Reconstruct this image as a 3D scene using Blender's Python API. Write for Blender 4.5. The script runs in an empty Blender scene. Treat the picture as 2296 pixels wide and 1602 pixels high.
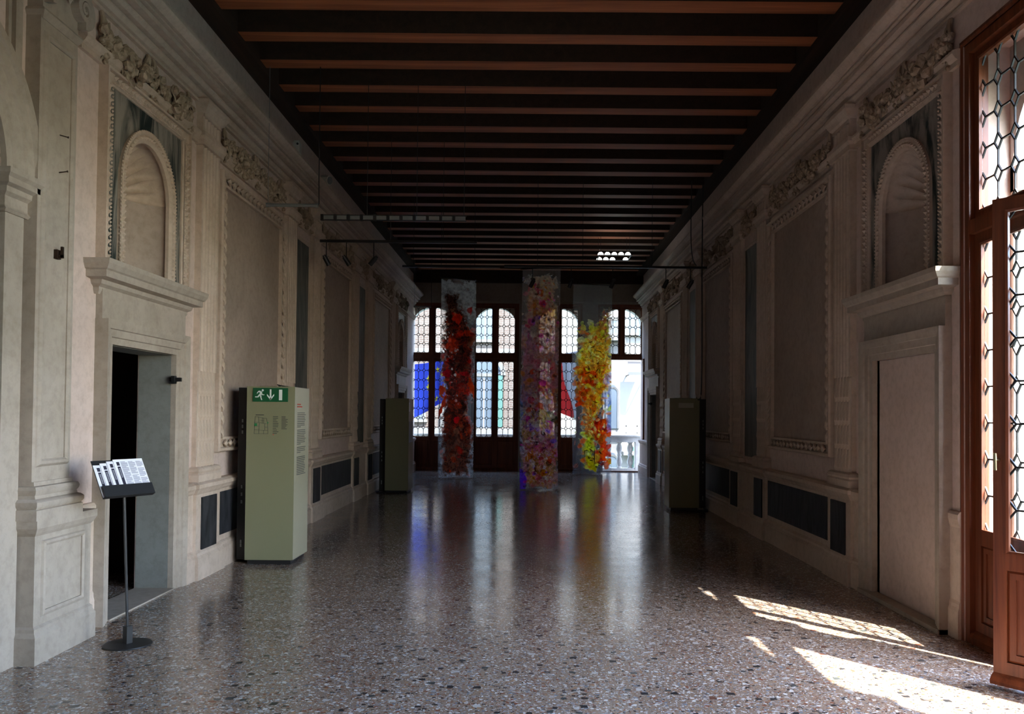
import bpy, math, random
import numpy as np
from mathutils import Matrix, Vector, Euler
random.seed(7); rng = np.random.default_rng(7)
PI = math.pi
scn = bpy.context.scene
COL = scn.collection

# ------------------------------------------------------------------ camera
FPX = 1900.0
cam_d = bpy.data.cameras.new('camera'); cam = bpy.data.objects.new('camera', cam_d); COL.objects.link(cam)
cam_d.sensor_width = 36.0; cam_d.lens = FPX / 2296 * 36.0
cam_d.shift_x = -38.3 / 2296; cam_d.shift_y = 87.2 / 2296
cam_d.clip_end = 500
cam.location = (0, 0, 1.6)
cam.rotation_euler = (Matrix.Rotation(math.radians(91.2), 3, 'X') @ Matrix.Rotation(math.radians(0.5), 3, 'Z')).to_euler()
scn.camera = cam

# ------------------------------------------------------------------ world, sun, exposure
SUN_EL = math.radians(52.0)
SUN_H = (0.63, -0.77)                     # horizontal direction towards the sun
world = bpy.data.worlds.new('world'); scn.world = world; world.use_nodes = True
wn = world.node_tree; wn.nodes.clear()
wo = wn.nodes.new('ShaderNodeOutputWorld'); wb = wn.nodes.new('ShaderNodeBackground'); sk = wn.nodes.new('ShaderNodeTexSky')
sk.sky_type = 'NISHITA'; sk.sun_disc = False; sk.sun_elevation = SUN_EL
sk.sun_rotation = math.atan2(SUN_H[0], SUN_H[1])
sk.air_density = 1.0; sk.dust_density = 1.0; sk.ozone_density = 1.0
wb.inputs['Strength'].default_value = 1.75
wn.links.new(sk.outputs[0], wb.inputs[0]); wn.links.new(wb.outputs[0], wo.inputs[0])
sun_d = bpy.data.lights.new('sun', 'SUN'); sun = bpy.data.objects.new('sun', sun_d); COL.objects.link(sun)
sun_d.energy = 16.0; sun_d.angle = math.radians(0.53); sun_d.color = (1.0, 0.95, 0.86)
h = math.hypot(*SUN_H)
tosun = Vector((SUN_H[0] / h * math.cos(SUN_EL), SUN_H[1] / h * math.cos(SUN_EL), math.sin(SUN_EL)))
sun.rotation_euler = tosun.to_track_quat('Z', 'Y').to_euler()
sun.location = tosun * 30
vs = scn.view_settings
vs.view_transform = 'Standard'; vs.look = 'None'; vs.gamma = 1.0; vs.use_curve_mapping = False
vs.exposure = 1.28
cy = scn.cycles
cy.use_denoising = True
cy.use_adaptive_sampling = True; cy.adaptive_threshold = 0.015
cy.max_bounces = 12; cy.diffuse_bounces = 6; cy.glossy_bounces = 4; cy.transmission_bounces = 8
cy.transparent_max_bounces = 32
cy.sample_clamp_indirect = 6.0
cy.caustics_reflective = False; cy.caustics_refractive = False

def portal(name, loc, rot, sx, sy):
    d = bpy.data.lights.new(name, 'AREA'); o = bpy.data.objects.new(name, d); COL.objects.link(o)
    d.shape = 'RECTANGLE'; d.size = sx; d.size_y = sy; d.cycles.is_portal = True
    o.location = loc; o.rotation_euler = rot
portal('sky_portal_far', (-0.07, 24.1, 2.4), (-PI / 2, 0, 0), 6.6, 4.8)
portal('sky_portal_right', (3.75, 2.7, 2.2), (0, PI / 2, 0), 4.4, 7.2)

# ------------------------------------------------------------------ room measures
XL, XR = -3.22, 3.13
YF, YB = 23.5, -3.0
ZB = 5.5            # underside of the beams
ZC = 5.80           # planks
BAY = 14.0          # middle of the side walls' decoration
PANELS = (9.78, 14.0, 18.22)

# ------------------------------------------------------------------ materials
def mat(name):
    m = bpy.data.materials.new(name); m.use_nodes = True
    nt = m.node_tree; b = nt.nodes['Principled BSDF']
    return m, nt, b
def N(nt, t, **kw):
    n = nt.nodes.new('ShaderNode' + t)
    for k, v in kw.items():
        if k in n.inputs: n.inputs[k].default_value = v
        else: setattr(n, k, v)
    return n
def L(nt, a, b): nt.links.new(a, b)
def ramp(nt, stops, interp='LINEAR'):
    r = nt.nodes.new('ShaderNodeValToRGB'); cr = r.color_ramp; cr.interpolation = interp
    while len(cr.elements) < len(stops): cr.elements.new(0.5)
    for e, (p, c) in zip(cr.elements, stops): e.position = p; e.color = (*c, 1)
    return r
def rgb(h):
    h = h.lstrip('#'); v = [int(h[i:i + 2], 16) / 255 for i in (0, 2, 4)]
    return tuple(x / 12.92 if x < .04045 else ((x + .055) / 1.055) ** 2.4 for x in v)
def plain(name, c, rough=0.6, metal=0.0, spec=0.5, noise=0.0, scale=8.0, bump=0.0, c2=None):
    m, nt, b = mat(name)
    b.inputs['Roughness'].default_value = rough; b.inputs['Metallic'].default_value = metal
    b.inputs['Specular IOR Level'].default_value = spec
    b.inputs['Base Color'].default_value = (*c, 1)
    if noise > 0 or bump > 0:
        tc = N(nt, 'TexCoord'); nz = N(nt, 'TexNoise', Scale=scale, Detail=6.0, Roughness=0.6)
        L(nt, tc.outputs['Object'], nz.inputs['Vector'])
        if noise > 0:
            d = c2 or tuple(x * (1 - noise) for x in c)
            r = ramp(nt, [(0.3, d), (0.65, c)]); L(nt, nz.outputs['Fac'], r.inputs[0]); L(nt, r.outputs[0], b.inputs['Base Color'])
        if bump > 0:
            bp = N(nt, 'Bump', Strength=bump, Distance=0.01); L(nt, nz.outputs['Fac'], bp.inputs['Height']); L(nt, bp.outputs[0], b.inputs['Normal'])
    return m
def stucco(name, c, stain, rough=0.75):
    m, nt, b = mat(name)
    tc = N(nt, 'TexCoord')
    n1 = N(nt, 'TexNoise', Scale=0.9, Detail=7.0, Roughness=0.62, Distortion=0.4); L(nt, tc.outputs['Object'], n1.inputs['Vector'])
    n2 = N(nt, 'TexNoise', Scale=14.0, Detail=8.0, Roughness=0.7); L(nt, tc.outputs['Object'], n2.inputs['Vector'])
    r1 = ramp(nt, [(0.32, stain), (0.6, c)]); L(nt, n1.outputs['Fac'], r1.inputs[0])
    r2 = ramp(nt, [(0.25, (0.72, 0.70, 0.66)), (0.55, (1, 1, 1))]); L(nt, n2.outputs['Fac'], r2.inputs[0])
    mx = N(nt, 'MixRGB', blend_type='MULTIPLY'); mx.inputs[0].default_value = 0.8
    L(nt, r1.outputs[0], mx.inputs[1]); L(nt, r2.outputs[0], mx.inputs[2]); L(nt, mx.outputs[0], b.inputs['Base Color'])
    b.inputs['Roughness'].default_value = rough; b.inputs['Specular IOR Level'].default_value = 0.3
    bp = N(nt, 'Bump', Strength=0.18, Distance=0.008); L(nt, n2.outputs['Fac'], bp.inputs['Height']); L(nt, bp.outputs[0], b.inputs['Normal'])
    return m
M = {}
M['plaster'] = stucco('wall_plaster', (0.66, 0.525, 0.468), (0.56, 0.44, 0.385))
M['panel'] = stucco('panel_plaster', (0.44, 0.345, 0.290), (0.345, 0.268, 0.222))
M['stucco'] = stucco('stucco_relief', (0.62, 0.50, 0.415), (0.48, 0.375, 0.29))
M['ornament'] = stucco('ornament_stucco', (0.50, 0.39, 0.29), (0.20, 0.145, 0.095))
M['stone'] = stucco('grey_stone', (0.45, 0.385, 0.325), (0.34, 0.285, 0.232), 0.6)
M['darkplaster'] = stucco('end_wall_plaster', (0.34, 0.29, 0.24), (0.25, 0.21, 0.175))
M['outstone'] = plain('istrian_stone', (0.58, 0.56, 0.53), 0.75, noise=0.35, scale=5, bump=0.2)
M['black'] = plain('black_metal', (0.012, 0.012, 0.013), 0.45)
M['grey'] = plain('grey_metal', (0.22, 0.24, 0.24), 0.4, 0.4)
M['polegrey'] = plain('dark_steel', (0.045, 0.045, 0.048), 0.35, 0.3)
M['iron'] = plain('rusty_iron', (0.05, 0.028, 0.018), 0.7, 0.5, noise=0.5, scale=40)
M['lead'] = plain('lead_came', (0.02, 0.02, 0.022), 0.55, 0.3)
M['chrome'] = plain('brass_handle', (0.5, 0.42, 0.25), 0.3, 1.0)
M['white'] = plain('white_paper', (0.80, 0.79, 0.86), 0.7)
M['ink'] = plain('dark_ink', (0.015, 0.014, 0.035), 0.6)
M['textgrey'] = plain('grey_print', (0.36, 0.36, 0.42), 0.7)
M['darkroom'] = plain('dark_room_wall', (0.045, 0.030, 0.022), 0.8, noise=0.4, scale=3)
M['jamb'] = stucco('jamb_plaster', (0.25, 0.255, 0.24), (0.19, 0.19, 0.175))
M['kiosk'] = plain('kiosk_glass', (0.225, 0.222, 0.132), 0.25, spec=0.5)
M['kioskside'] = plain('kiosk_side_glass', (0.42, 0.40, 0.29), 0.25, spec=0.5)  # paler than the front glass: grazing reflection is put into the colour
M['kioskdark'] = plain('kiosk_shell', (0.40, 0.40, 0.31), 0.35)
M['sign_green'] = plain('exit_green', (0.004, 0.085, 0.030), 0.4)
M['sign_white'] = plain('exit_white', (0.72, 0.78, 0.74), 0.5)
M['print'] = plain('kiosk_print', (0.03, 0.035, 0.03), 0.6)
M['print_red'] = plain('kiosk_print_red', (0.45, 0.05, 0.03), 0.6)
M['print_green'] = plain('kiosk_print_green', (0.02, 0.20, 0.06), 0.6)
M['cream'] = plain('cream_housing', (0.55, 0.52, 0.45), 0.5)

def marble(name, dark, light, scale=1.2, lo=0.35, hi=0.62):
    m, nt, b = mat(name)
    tc = N(nt, 'TexCoord'); mp = N(nt, 'Mapping'); mp.inputs['Scale'].default_value = (1.0, 1.6, 0.45)
    L(nt, tc.outputs['Object'], mp.inputs[0])
    nz = N(nt, 'TexNoise', Scale=scale, Detail=9.0, Roughness=0.62, Distortion=2.2); L(nt, mp.outputs[0], nz.inputs['Vector'])
    r = ramp(nt, [(lo, dark), ((lo + hi) / 2, tuple((a + c) / 2 for a, c in zip(dark, light))), (hi, light)])
    L(nt, nz.outputs['Fac'], r.inputs[0]); L(nt, r.outputs[0], b.inputs['Base Color'])
    b.inputs['Roughness'].default_value = 0.5; b.inputs['Specular IOR Level'].default_value = 0.18
    return m
M['greenmarble'] = marble('green_marble', (0.018, 0.028, 0.028), (0.27, 0.245, 0.215), 2.2, .40, .58)
M['stripmarble'] = marble('grey_green_marble', (0.045, 0.055, 0.046), (0.15, 0.14, 0.118), 2.0)
M['slate'] = marble('black_marble', (0.012, 0.013, 0.016), (0.045, 0.046, 0.052), 3.0)

def wood(name, dark, light, axis='X', rough=0.45, scale=3.0, spec=0.4):
    m, nt, b = mat(name)
    tc = N(nt, 'TexCoord'); mp = N(nt, 'Mapping')
    s = {'X': (0.25, 6, 6), 'Y': (6, 0.25, 6), 'Z': (6, 6, 0.25)}[axis]
    mp.inputs['Scale'].default_value = s; L(nt, tc.outputs['Object'], mp.inputs[0])
    nz = N(nt, 'TexNoise', Scale=scale, Detail=8.0, Roughness=0.65, Distortion=0.6); L(nt, mp.outputs[0], nz.inputs['Vector'])
    r = ramp(nt, [(0.3, dark), (0.7, light)]); L(nt, nz.outputs['Fac'], r.inputs[0]); L(nt, r.outputs[0], b.inputs['Base Color'])
    b.inputs['Roughness'].default_value = rough; b.inputs['Specular IOR Level'].default_value = spec
    bp = N(nt, 'Bump', Strength=0.25, Distance=0.006); L(nt, nz.outputs['Fac'], bp.inputs['Height']); L(nt, bp.outputs[0], b.inputs['Normal'])
    return m
M['beam'] = wood('ceiling_beam_wood', (0.17, 0.045, 0.014), (0.50, 0.165, 0.062), 'X', 0.6, 2.2)
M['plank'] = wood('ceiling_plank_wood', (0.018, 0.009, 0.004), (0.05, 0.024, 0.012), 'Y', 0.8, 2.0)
M['winwood'] = wood('window_wood', (0.085, 0.020, 0.008), (0.22, 0.062, 0.024), 'Z', 0.38, 3.0)
M['darkwood'] = wood('dark_door_wood', (0.02, 0.010, 0.005), (0.06, 0.03, 0.016), 'Z', 0.5, 3.0)

def glass_mat():
    m = bpy.data.materials.new('window_glass'); m.use_nodes = True; nt = m.node_tree; nt.nodes.clear()
    o = N(nt, 'OutputMaterial'); t = N(nt, 'BsdfTransparent'); g = N(nt, 'BsdfGlossy', Roughness=0.04); mx = N(nt, 'MixShader')
    t.inputs[0].default_value = (0.955, 0.965, 0.955, 1)
    tc = N(nt, 'TexCoord'); nz = N(nt, 'TexNoise', Scale=5.0, Detail=1.0); L(nt, tc.outputs['Object'], nz.inputs['Vector'])
    bp = N(nt, 'Bump', Strength=0.15, Distance=0.02); L(nt, nz.outputs['Fac'], bp.inputs['Height']); L(nt, bp.outputs[0], g.inputs['Normal'])
    mx.inputs[0].default_value = 0.035
    L(nt, t.outputs[0], mx.inputs[1]); L(nt, g.outputs[0], mx.inputs[2]); L(nt, mx.outputs[0], o.inputs[0])
    return m
M['glass'] = glass_mat()

def terrazzo():
    m, nt, b = mat('terrazzo')
    tc = N(nt, 'TexCoord')
    base = N(nt, 'TexNoise', Scale=1.3, Detail=5.0); L(nt, tc.outputs['Object'], base.inputs['Vector'])
    rb = ramp(nt, [(0.3, (0.235, 0.172, 0.128)), (0.7, (0.30, 0.228, 0.175))]); L(nt, base.outputs['Fac'], rb.inputs[0])
    fine = N(nt, 'TexNoise', Scale=160.0, Detail=2.0); L(nt, tc.outputs['Object'], fine.inputs['Vector'])
    rf = ramp(nt, [(0.35, (0.62, 0.6, 0.58)), (0.65, (1.25, 1.22, 1.2))]); L(nt, fine.outputs['Fac'], rf.inputs[0])
    mx = N(nt, 'MixRGB', blend_type='MULTIPLY'); mx.inputs[0].default_value = 0.8
    L(nt, rb.outputs[0], mx.inputs[1]); L(nt, rf.outputs[0], mx.inputs[2])
    col = mx.outputs[0]
    warp = N(nt, 'TexNoise', Scale=30.0, Detail=1.0); L(nt, tc.outputs['Object'], warp.inputs['Vector'])
    wv = N(nt, 'VectorMath', operation='MULTIPLY_ADD'); wv.inputs[1].default_value = (0.03, 0.03, 0)
    L(nt, warp.outputs['Color'], wv.inputs[0]); L(nt, tc.outputs['Object'], wv.inputs[2])
    def layer(col, scale, stops, rad, keep, metric='CHEBYCHEV', vec=wv.outputs[0]):
        v = N(nt, 'TexVoronoi', Scale=scale, Randomness=1.0); v.distance = metric
        v.voronoi_dimensions = '2D'
        L(nt, vec, v.inputs['Vector'])
        sep = N(nt, 'SeparateColor'); L(nt, v.outputs['Color'], sep.inputs[0])
        r = ramp(nt, stops, 'CONSTANT'); L(nt, sep.outputs[0], r.inputs[0])
        lim = N(nt, 'Math', operation='MULTIPLY_ADD'); lim.inputs[1].default_value = rad; lim.inputs[2].default_value = rad * 0.35
        L(nt, sep.outputs[1], lim.inputs[0])
        lt = N(nt, 'Math', operation='LESS_THAN'); L(nt, v.outputs['Distance'], lt.inputs[0]); L(nt, lim.outputs[0], lt.inputs[1])
        k = N(nt, 'Math', operation='LESS_THAN'); L(nt, sep.outputs[2], k.inputs[0]); k.inputs[1].default_value = keep
        a = N(nt, 'Math', operation='MULTIPLY'); L(nt, lt.outputs[0], a.inputs[0]); L(nt, k.outputs[0], a.inputs[1])
        mm = N(nt, 'MixRGB'); L(nt, a.outputs[0], mm.inputs[0]); L(nt, col, mm.inputs[1]); L(nt, r.outputs[0], mm.inputs[2])
        return mm.outputs[0]
    chips = [(0, (0.60, 0.58, 0.56)), (0.24, (0.30, 0.29, 0.30)), (0.38, (0.21, 0.085, 0.048)), (0.54, (0.33, 0.20, 0.115)),
             (0.66, (0.035, 0.033, 0.035)), (0.78, (0.40, 0.36, 0.33)), (0.90, (0.16, 0.18, 0.22))]
    col = layer(col, 85, chips, 0.42, 0.62)
    col = layer(col, 38, chips, 0.34, 0.40)
    big = [(0, (0.03, 0.03, 0.032)), (0.55, (0.45, 0.43, 0.41)), (0.75, (0.06, 0.07, 0.07)), (0.9, (0.14, 0.06, 0.04))]
    col = layer(col, 13, big, 0.22, 0.22)
    L(nt, col, b.inputs['Base Color'])
    b.inputs['Specular IOR Level'].default_value = 0.55
    rn = N(nt, 'TexNoise', Scale=2.2, Detail=6.0, Roughness=0.6); L(nt, tc.outputs['Object'], rn.inputs['Vector'])
    rr = ramp(nt, [(0.3, (0.10,) * 3), (0.7, (0.20,) * 3)]); L(nt, rn.outputs['Fac'], rr.inputs[0]); L(nt, rr.outputs[0], b.inputs['Roughness'])
    b1 = N(nt, 'TexNoise', Scale=7.0, Detail=3.0); L(nt, tc.outputs['Object'], b1.inputs['Vector'])
    bp = N(nt, 'Bump', Strength=0.06, Distance=0.02); L(nt, b1.outputs['Fac'], bp.inputs['Height']); L(nt, bp.outputs[0], b.inputs['Normal'])
    return m
M['terrazzo'] = terrazzo()

def brickmat(name, c1, c2, mortar, scale=1.0):
    m, nt, b = mat(name)
    tc = N(nt, 'TexCoord'); mp = N(nt, 'Mapping'); mp.inputs['Rotation'].default_value = (PI / 2, 0, 0)
    L(nt, tc.outputs['Object'], mp.inputs[0])
    br = N(nt, 'TexBrick', Scale=1.0); br.inputs['Color1'].default_value = (*c1, 1); br.inputs['Color2'].default_value = (*c2, 1); br.inputs['Mortar'].default_value = (*mortar, 1)
    br.inputs['Brick Width'].default_value = 0.30; br.inputs['Row Height'].default_value = 0.085; br.inputs['Mortar Size'].default_value = 0.016; br.inputs['Bias'].default_value = -0.2
    L(nt, mp.outputs[0], br.inputs['Vector'])
    nz = N(nt, 'TexNoise', Scale=2.0, Detail=5.0); L(nt, tc.outputs['Object'], nz.inputs['Vector'])
    r = ramp(nt, [(0.4, (0, 0, 0)), (0.6, (1, 1, 1))]); L(nt, nz.outputs['Fac'], r.inputs[0])
    mx = N(nt, 'MixRGB'); L(nt, r.outputs[0], mx.inputs[0]); mx.inputs[1].default_value = (*mortar, 1); L(nt, br.outputs['Color'], mx.inputs[2])
    mx2 = N(nt, 'MixRGB'); mx2.inputs[0].default_value = 0.6; L(nt, mx.outputs[0], mx2.inputs[1]); L(nt, br.outputs['Color'], mx2.inputs[2])
    L(nt, mx2.outputs[0], b.inputs['Base Color']); b.inputs['Roughness'].default_value = 0.9
    return m
M['brick'] = brickmat('old_brick', (0.034, 0.019, 0.0135), (0.045, 0.028, 0.021), (0.062, 0.056, 0.050))
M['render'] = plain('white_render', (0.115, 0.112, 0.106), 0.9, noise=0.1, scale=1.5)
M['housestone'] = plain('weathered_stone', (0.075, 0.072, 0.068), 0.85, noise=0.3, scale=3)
M['shutter'] = plain('green_shutter', (0.010, 0.045, 0.036), 0.6)
M['winglass'] = plain('dark_window', (0.028, 0.038, 0.05), 0.3)
M['water'] = plain('canal_water', (0.05, 0.09, 0.07), 0.12, bump=0.6, scale=2.0)
M['teal'] = plain('teal_cloth', (0.03, 0.28, 0.25), 0.8)
M['lampwhite'] = plain('lamp_white', (0.9, 0.9, 0.88), 0.3)
_m, _nt, _b = mat('lamp_glow'); _b.inputs['Emission Color'].default_value = (1, 0.98, 0.93, 1); _b.inputs['Emission Strength'].default_value = 2.5; M['glow'] = _m

def sheet_mat(name, transl=0.55, alpha=True, rough=0.35):
    """Thin sheet: colour and cover from the mesh attribute 'paint'."""
    m = bpy.data.materials.new(name); m.use_nodes = True; nt = m.node_tree; nt.nodes.clear()
    o = N(nt, 'OutputMaterial'); at = N(nt, 'Attribute'); at.attribute_name = 'paint'
    d = N(nt, 'BsdfDiffuse'); t = N(nt, 'BsdfTranslucent'); mx = N(nt, 'MixShader'); mx.inputs[0].default_value = transl
    L(nt, at.outputs['Color'], d.inputs[0]); L(nt, at.outputs['Color'], t.inputs[0])
    L(nt, d.outputs[0], mx.inputs[1]); L(nt, t.outputs[0], mx.inputs[2])
    out = mx.outputs[0]
    if alpha:
        tr = N(nt, 'BsdfTransparent')
        # paint lets tinted light through, bare film is almost clear
        mc = N(nt, 'MixRGB'); L(nt, at.outputs['Alpha'], mc.inputs[0]); mc.inputs[1].default_value = (0.93, 0.93, 0.93, 1); L(nt, at.outputs['Color'], mc.inputs[2])
        L(nt, mc.outputs[0], tr.inputs[0])
        gl = N(nt, 'BsdfGlossy', Roughness=rough)
        m2 = N(nt, 'MixShader'); sc = N(nt, 'Math', operation='MULTIPLY_ADD'); sc.inputs[1].default_value = 0.86; sc.inputs[2].default_value = 0.06
        L(nt, at.outputs['Alpha'], sc.inputs[0]); L(nt, sc.outputs[0], m2.inputs[0])
        L(nt, tr.outputs[0], m2.inputs[1]); L(nt, out, m2.inputs[2])
        m3 = N(nt, 'MixShader'); m3.inputs[0].default_value = 0.03; L(nt, m2.outputs[0], m3.inputs[1]); L(nt, gl.outputs[0], m3.inputs[2])
        out = m3.outputs[0]
    L(nt, out, o.inputs[0])
    return m
M['film'] = sheet_mat('painted_film', 0.72)
M['flag'] = sheet_mat('flag_cloth', 0.5, False)

# ------------------------------------------------------------------ mesh helpers
class MB:
    def __init__(s): s.v = []; s.f = []
    def add(s, vs_, fs): o = len(s.v); s.v += [tuple(p) for p in vs_]; s.f += [tuple(i + o for i in f) for f in fs]; return s
    def box(s, a0, a1, b0, b1, c0, c1):
        return s.add([(a0, b0, c0), (a1, b0, c0), (a1, b1, c0), (a0, b1, c0), (a0, b0, c1), (a1, b0, c1), (a1, b1, c1), (a0, b1, c1)],
                     [(0, 3, 2, 1), (4, 5, 6, 7), (0, 1, 5, 4), (1, 2, 6, 5), (2, 3, 7, 6), (3, 0, 4, 7)])
    def loft(s, secs, close_sec=True, close_path=False, caps=True):
        n = len(secs[0]); o = len(s.v)
        for sec in secs: s.v += [tuple(p) for p in sec]
        m = len(secs)
        for i in range(m if close_path else m - 1):
            j = (i + 1) % m
            for k in range(n if close_sec else n - 1):
                l = (k + 1) % n
                s.f.append((o + i * n + k, o + i * n + l, o + j * n + l, o + j * n + k))
        if caps and not close_path and close_sec:
            s.f.append(tuple(o + k for k in range(n))[::-1]); s.f.append(tuple(o + (m - 1) * n + k for k in range(n)))
        return s
    def mould(s, prof, u0, u1):                      # profile (w, v) run along u, square ends
        return s.loft([[(u0, w, v) for w, v in prof], [(u1, w, v) for w, v in prof]])
    def mouldr(s, prof, u0, u1, base=0.0):           # the same with mitred returns to the plane w = base
        return s.loft([[(u0 - (w - base), base, v) for w, v in prof], [(u0 - (w - base), w, v) for w, v in prof],
                       [(u1 + (w - base), w, v) for w, v in prof], [(u1 + (w - base), base, v) for w, v in prof]])
    def frame(s, u0, u1, v0, v1, prof, sides=4):     # profile (d outwards, w) round a rectangle
        c = [(u0, v0, -1, -1), (u1, v0, 1, -1), (u1, v1, 1, 1), (u0, v1, -1, 1)]
        if sides == 4:
            return s.loft([[(u + su * d, w, v + sv * d) for d, w in prof] for u, v, su, sv in c], close_path=True, caps=False)
        c = [(u0, v0, -1, 0), (u0, v1, -1, 1), (u1, v1, 1, 1), (u1, v0, 1, 0)]
        return s.loft([[(u + su * d, w, v + sv * d) for d, w in prof] for u, v, su, sv in c])
    def arch(s, uc, v0, vs_, R, prof, n=20):         # profile (d outwards, w) up the jambs and round a semicircle
        secs = [[(uc + R + d, w, v0) for d, w in prof]]
        for i in range(n + 1):
            a = PI * i / n
            secs.append([(uc + (R + d) * math.cos(a), w, vs_ + (R + d) * math.sin(a)) for d, w in prof])
        secs.append([(uc - R - d, w, v0) for d, w in prof])
        return s.loft(secs)
    def tube(s, pts, r, n=8):
        secs = []
        for i, p in enumerate(pts):
            p = Vector(p); a = Vector(pts[max(i - 1, 0)]); b = Vector(pts[min(i + 1, len(pts) - 1)])
            t = (b - a).normalized(); x = t.orthogonal().normalized() if abs(t.z) > .95 else t.cross(Vector((0, 0, 1))).normalized(); y = t.cross(x)
            rr = r[i] if isinstance(r, (list, tuple)) else r
            secs.append([p + x * rr * math.cos(2 * PI * k / n) + y * rr * math.sin(2 * PI * k / n) for k in range(n)])
        return s.loft(secs)
    def lathe(s, prof, n=20, c=(0, 0)):              # profile (r, z)
        return s.loft([[(c[0] + r * math.cos(2 * PI * k / n), c[1] + r * math.sin(2 * PI * k / n), z) for k in range(n)] for r, z in prof])
    def prism(s, poly, t0, t1, f):                   # polygon (a, b) thickened from t0 to t1; f(a, b, t) -> point
        n = len(poly); o = len(s.v)
        s.v += [tuple(f(a, b, t0)) for a, b in poly] + [tuple(f(a, b, t1)) for a, b in poly]
        s.f.append(tuple(o + i for i in range(n))[::-1]); s.f.append(tuple(o + n + i for i in range(n)))
        for i in range(n): j = (i + 1) % n; s.f.append((o + i, o + j, o + n + j, o + n + i))
        return s
    def mesh(s, name, T=None, smooth=False):
        me = bpy.data.meshes.new(name)
        v = [T(*p) for p in s.v] if T else s.v
        me.from_pydata(v, [], s.f); me.validate()
        import bmesh
        b = bmesh.new(); b.from_mesh(me); bmesh.ops.recalc_face_normals(b, faces=b.faces); b.to_mesh(me); b.free()
        if smooth:
            me.shade_smooth()
            if hasattr(me, 'set_sharp_from_angle'): me.set_sharp_from_angle(angle=math.radians(38))
        return me
    def build(s, name, m, parent=None, T=None, smooth=False, **kw):
        return obj(name, s.mesh(name, T, smooth), m, parent, **kw)
def obj(name, me, m, parent=None, **kw):
    if m is not None and not me.materials: me.materials.append(M[m] if isinstance(m, str) else m)
    o = bpy.data.objects.new(name, me); COL.objects.link(o)
    if parent is not None: o.parent = parent
    for k, v in kw.items(): o[k] = v
    return o
def inst(name, me, mtx, parent=None):
    o = bpy.data.objects.new(name, me); COL.objects.link(o); o.parent = parent; o.matrix_basis = mtx
    return o
def struct(o, label, cat): o['kind'] = 'structure'; o['label'] = label; o['category'] = cat; return o
def empty(name, loc=(0, 0, 0), rz=0.0):
    o = bpy.data.objects.new(name, None); COL.objects.link(o); o.location = loc; o.rotation_euler = (0, 0, rz); o.empty_display_size = 0.2
    return o
def tag(o, label, cat, group=None):
    o['label'] = label; o['category'] = cat
    if group: o['group'] = group
    return o
def thing(name, label, cat, loc=(0, 0, 0), rz=0.0, group=None): return tag(empty(name, loc, rz), label, cat, group)
def TL(u, w, v): return (XL + w, u, v)
def TR(u, w, v): return (XR - w, u, v)
ML = Matrix(((0, 1, 0, XL), (1, 0, 0, 0), (0, 0, 1, 0), (0, 0, 0, 1)))
MR = Matrix(((0, -1, 0, XR), (1, 0, 0, 0), (0, 0, 1, 0), (0, 0, 0, 1)))

def wall_cells(mb, u0, u1, v0, v1, w0, w1, holes):
    us = sorted({u0, u1, *[min(max(h_[i], u0), u1) for h_ in holes for i in (0, 1)]})
    vv = sorted({v0, v1, *[min(max(h_[i], v0), v1) for h_ in holes for i in (2, 3)]})
    for a, b in zip(us, us[1:]):
        run = None
        for c, d in list(zip(vv, vv[1:])) + [(None, None)]:
            solid = c is not None and not any(h_[0] < (a + b) / 2 < h_[1] and h_[2] < (c + d) / 2 < h_[3] for h_ in holes)
            if solid: run = (run[0], d) if run else (c, d)
            elif run: mb.box(a, b, w0, w1, run[0], run[1]); run = None
    return mb

# ================================================================== floor and ceiling
fl = MB().box(XL - 0.9, XR + 0.6, YB - 0.3, YF + 0.45, -0.25, 0.0).build('floor', 'terrazzo')
struct(fl, 'polished terrazzo floor with small stone chips', 'floor')
ceil = MB().box(XL - 0.3, XR + 0.3, YB - 0.3, YF + 0.3, ZC, ZC + 0.25).build('ceiling', 'plank')
struct(ceil, 'dark timber ceiling of boards carried by cross beams', 'ceiling')
bm = MB().box(XL - 0.15, XR + 0.15, -0.12, 0.12, ZB, ZC + 0.02)
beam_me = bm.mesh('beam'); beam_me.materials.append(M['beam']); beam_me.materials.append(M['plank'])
for p in beam_me.polygons: p.material_index = 0 if p.normal.z < -.5 else 1  # darker wood off the underside: shade on the beam sides is painted in
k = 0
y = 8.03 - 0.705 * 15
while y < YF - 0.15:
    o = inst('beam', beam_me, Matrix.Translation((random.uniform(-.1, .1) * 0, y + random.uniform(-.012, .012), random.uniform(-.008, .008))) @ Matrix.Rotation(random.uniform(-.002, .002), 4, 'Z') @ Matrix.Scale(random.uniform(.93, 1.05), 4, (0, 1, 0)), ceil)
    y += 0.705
for s, X in ((1, XL), (-1, XR)):
    MB().box(min(X, X + s * .20), max(X, X + s * .20), YB, YF, ZB - 0.06, ZC + .01).build('wall_plate', 'plank', ceil)

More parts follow.
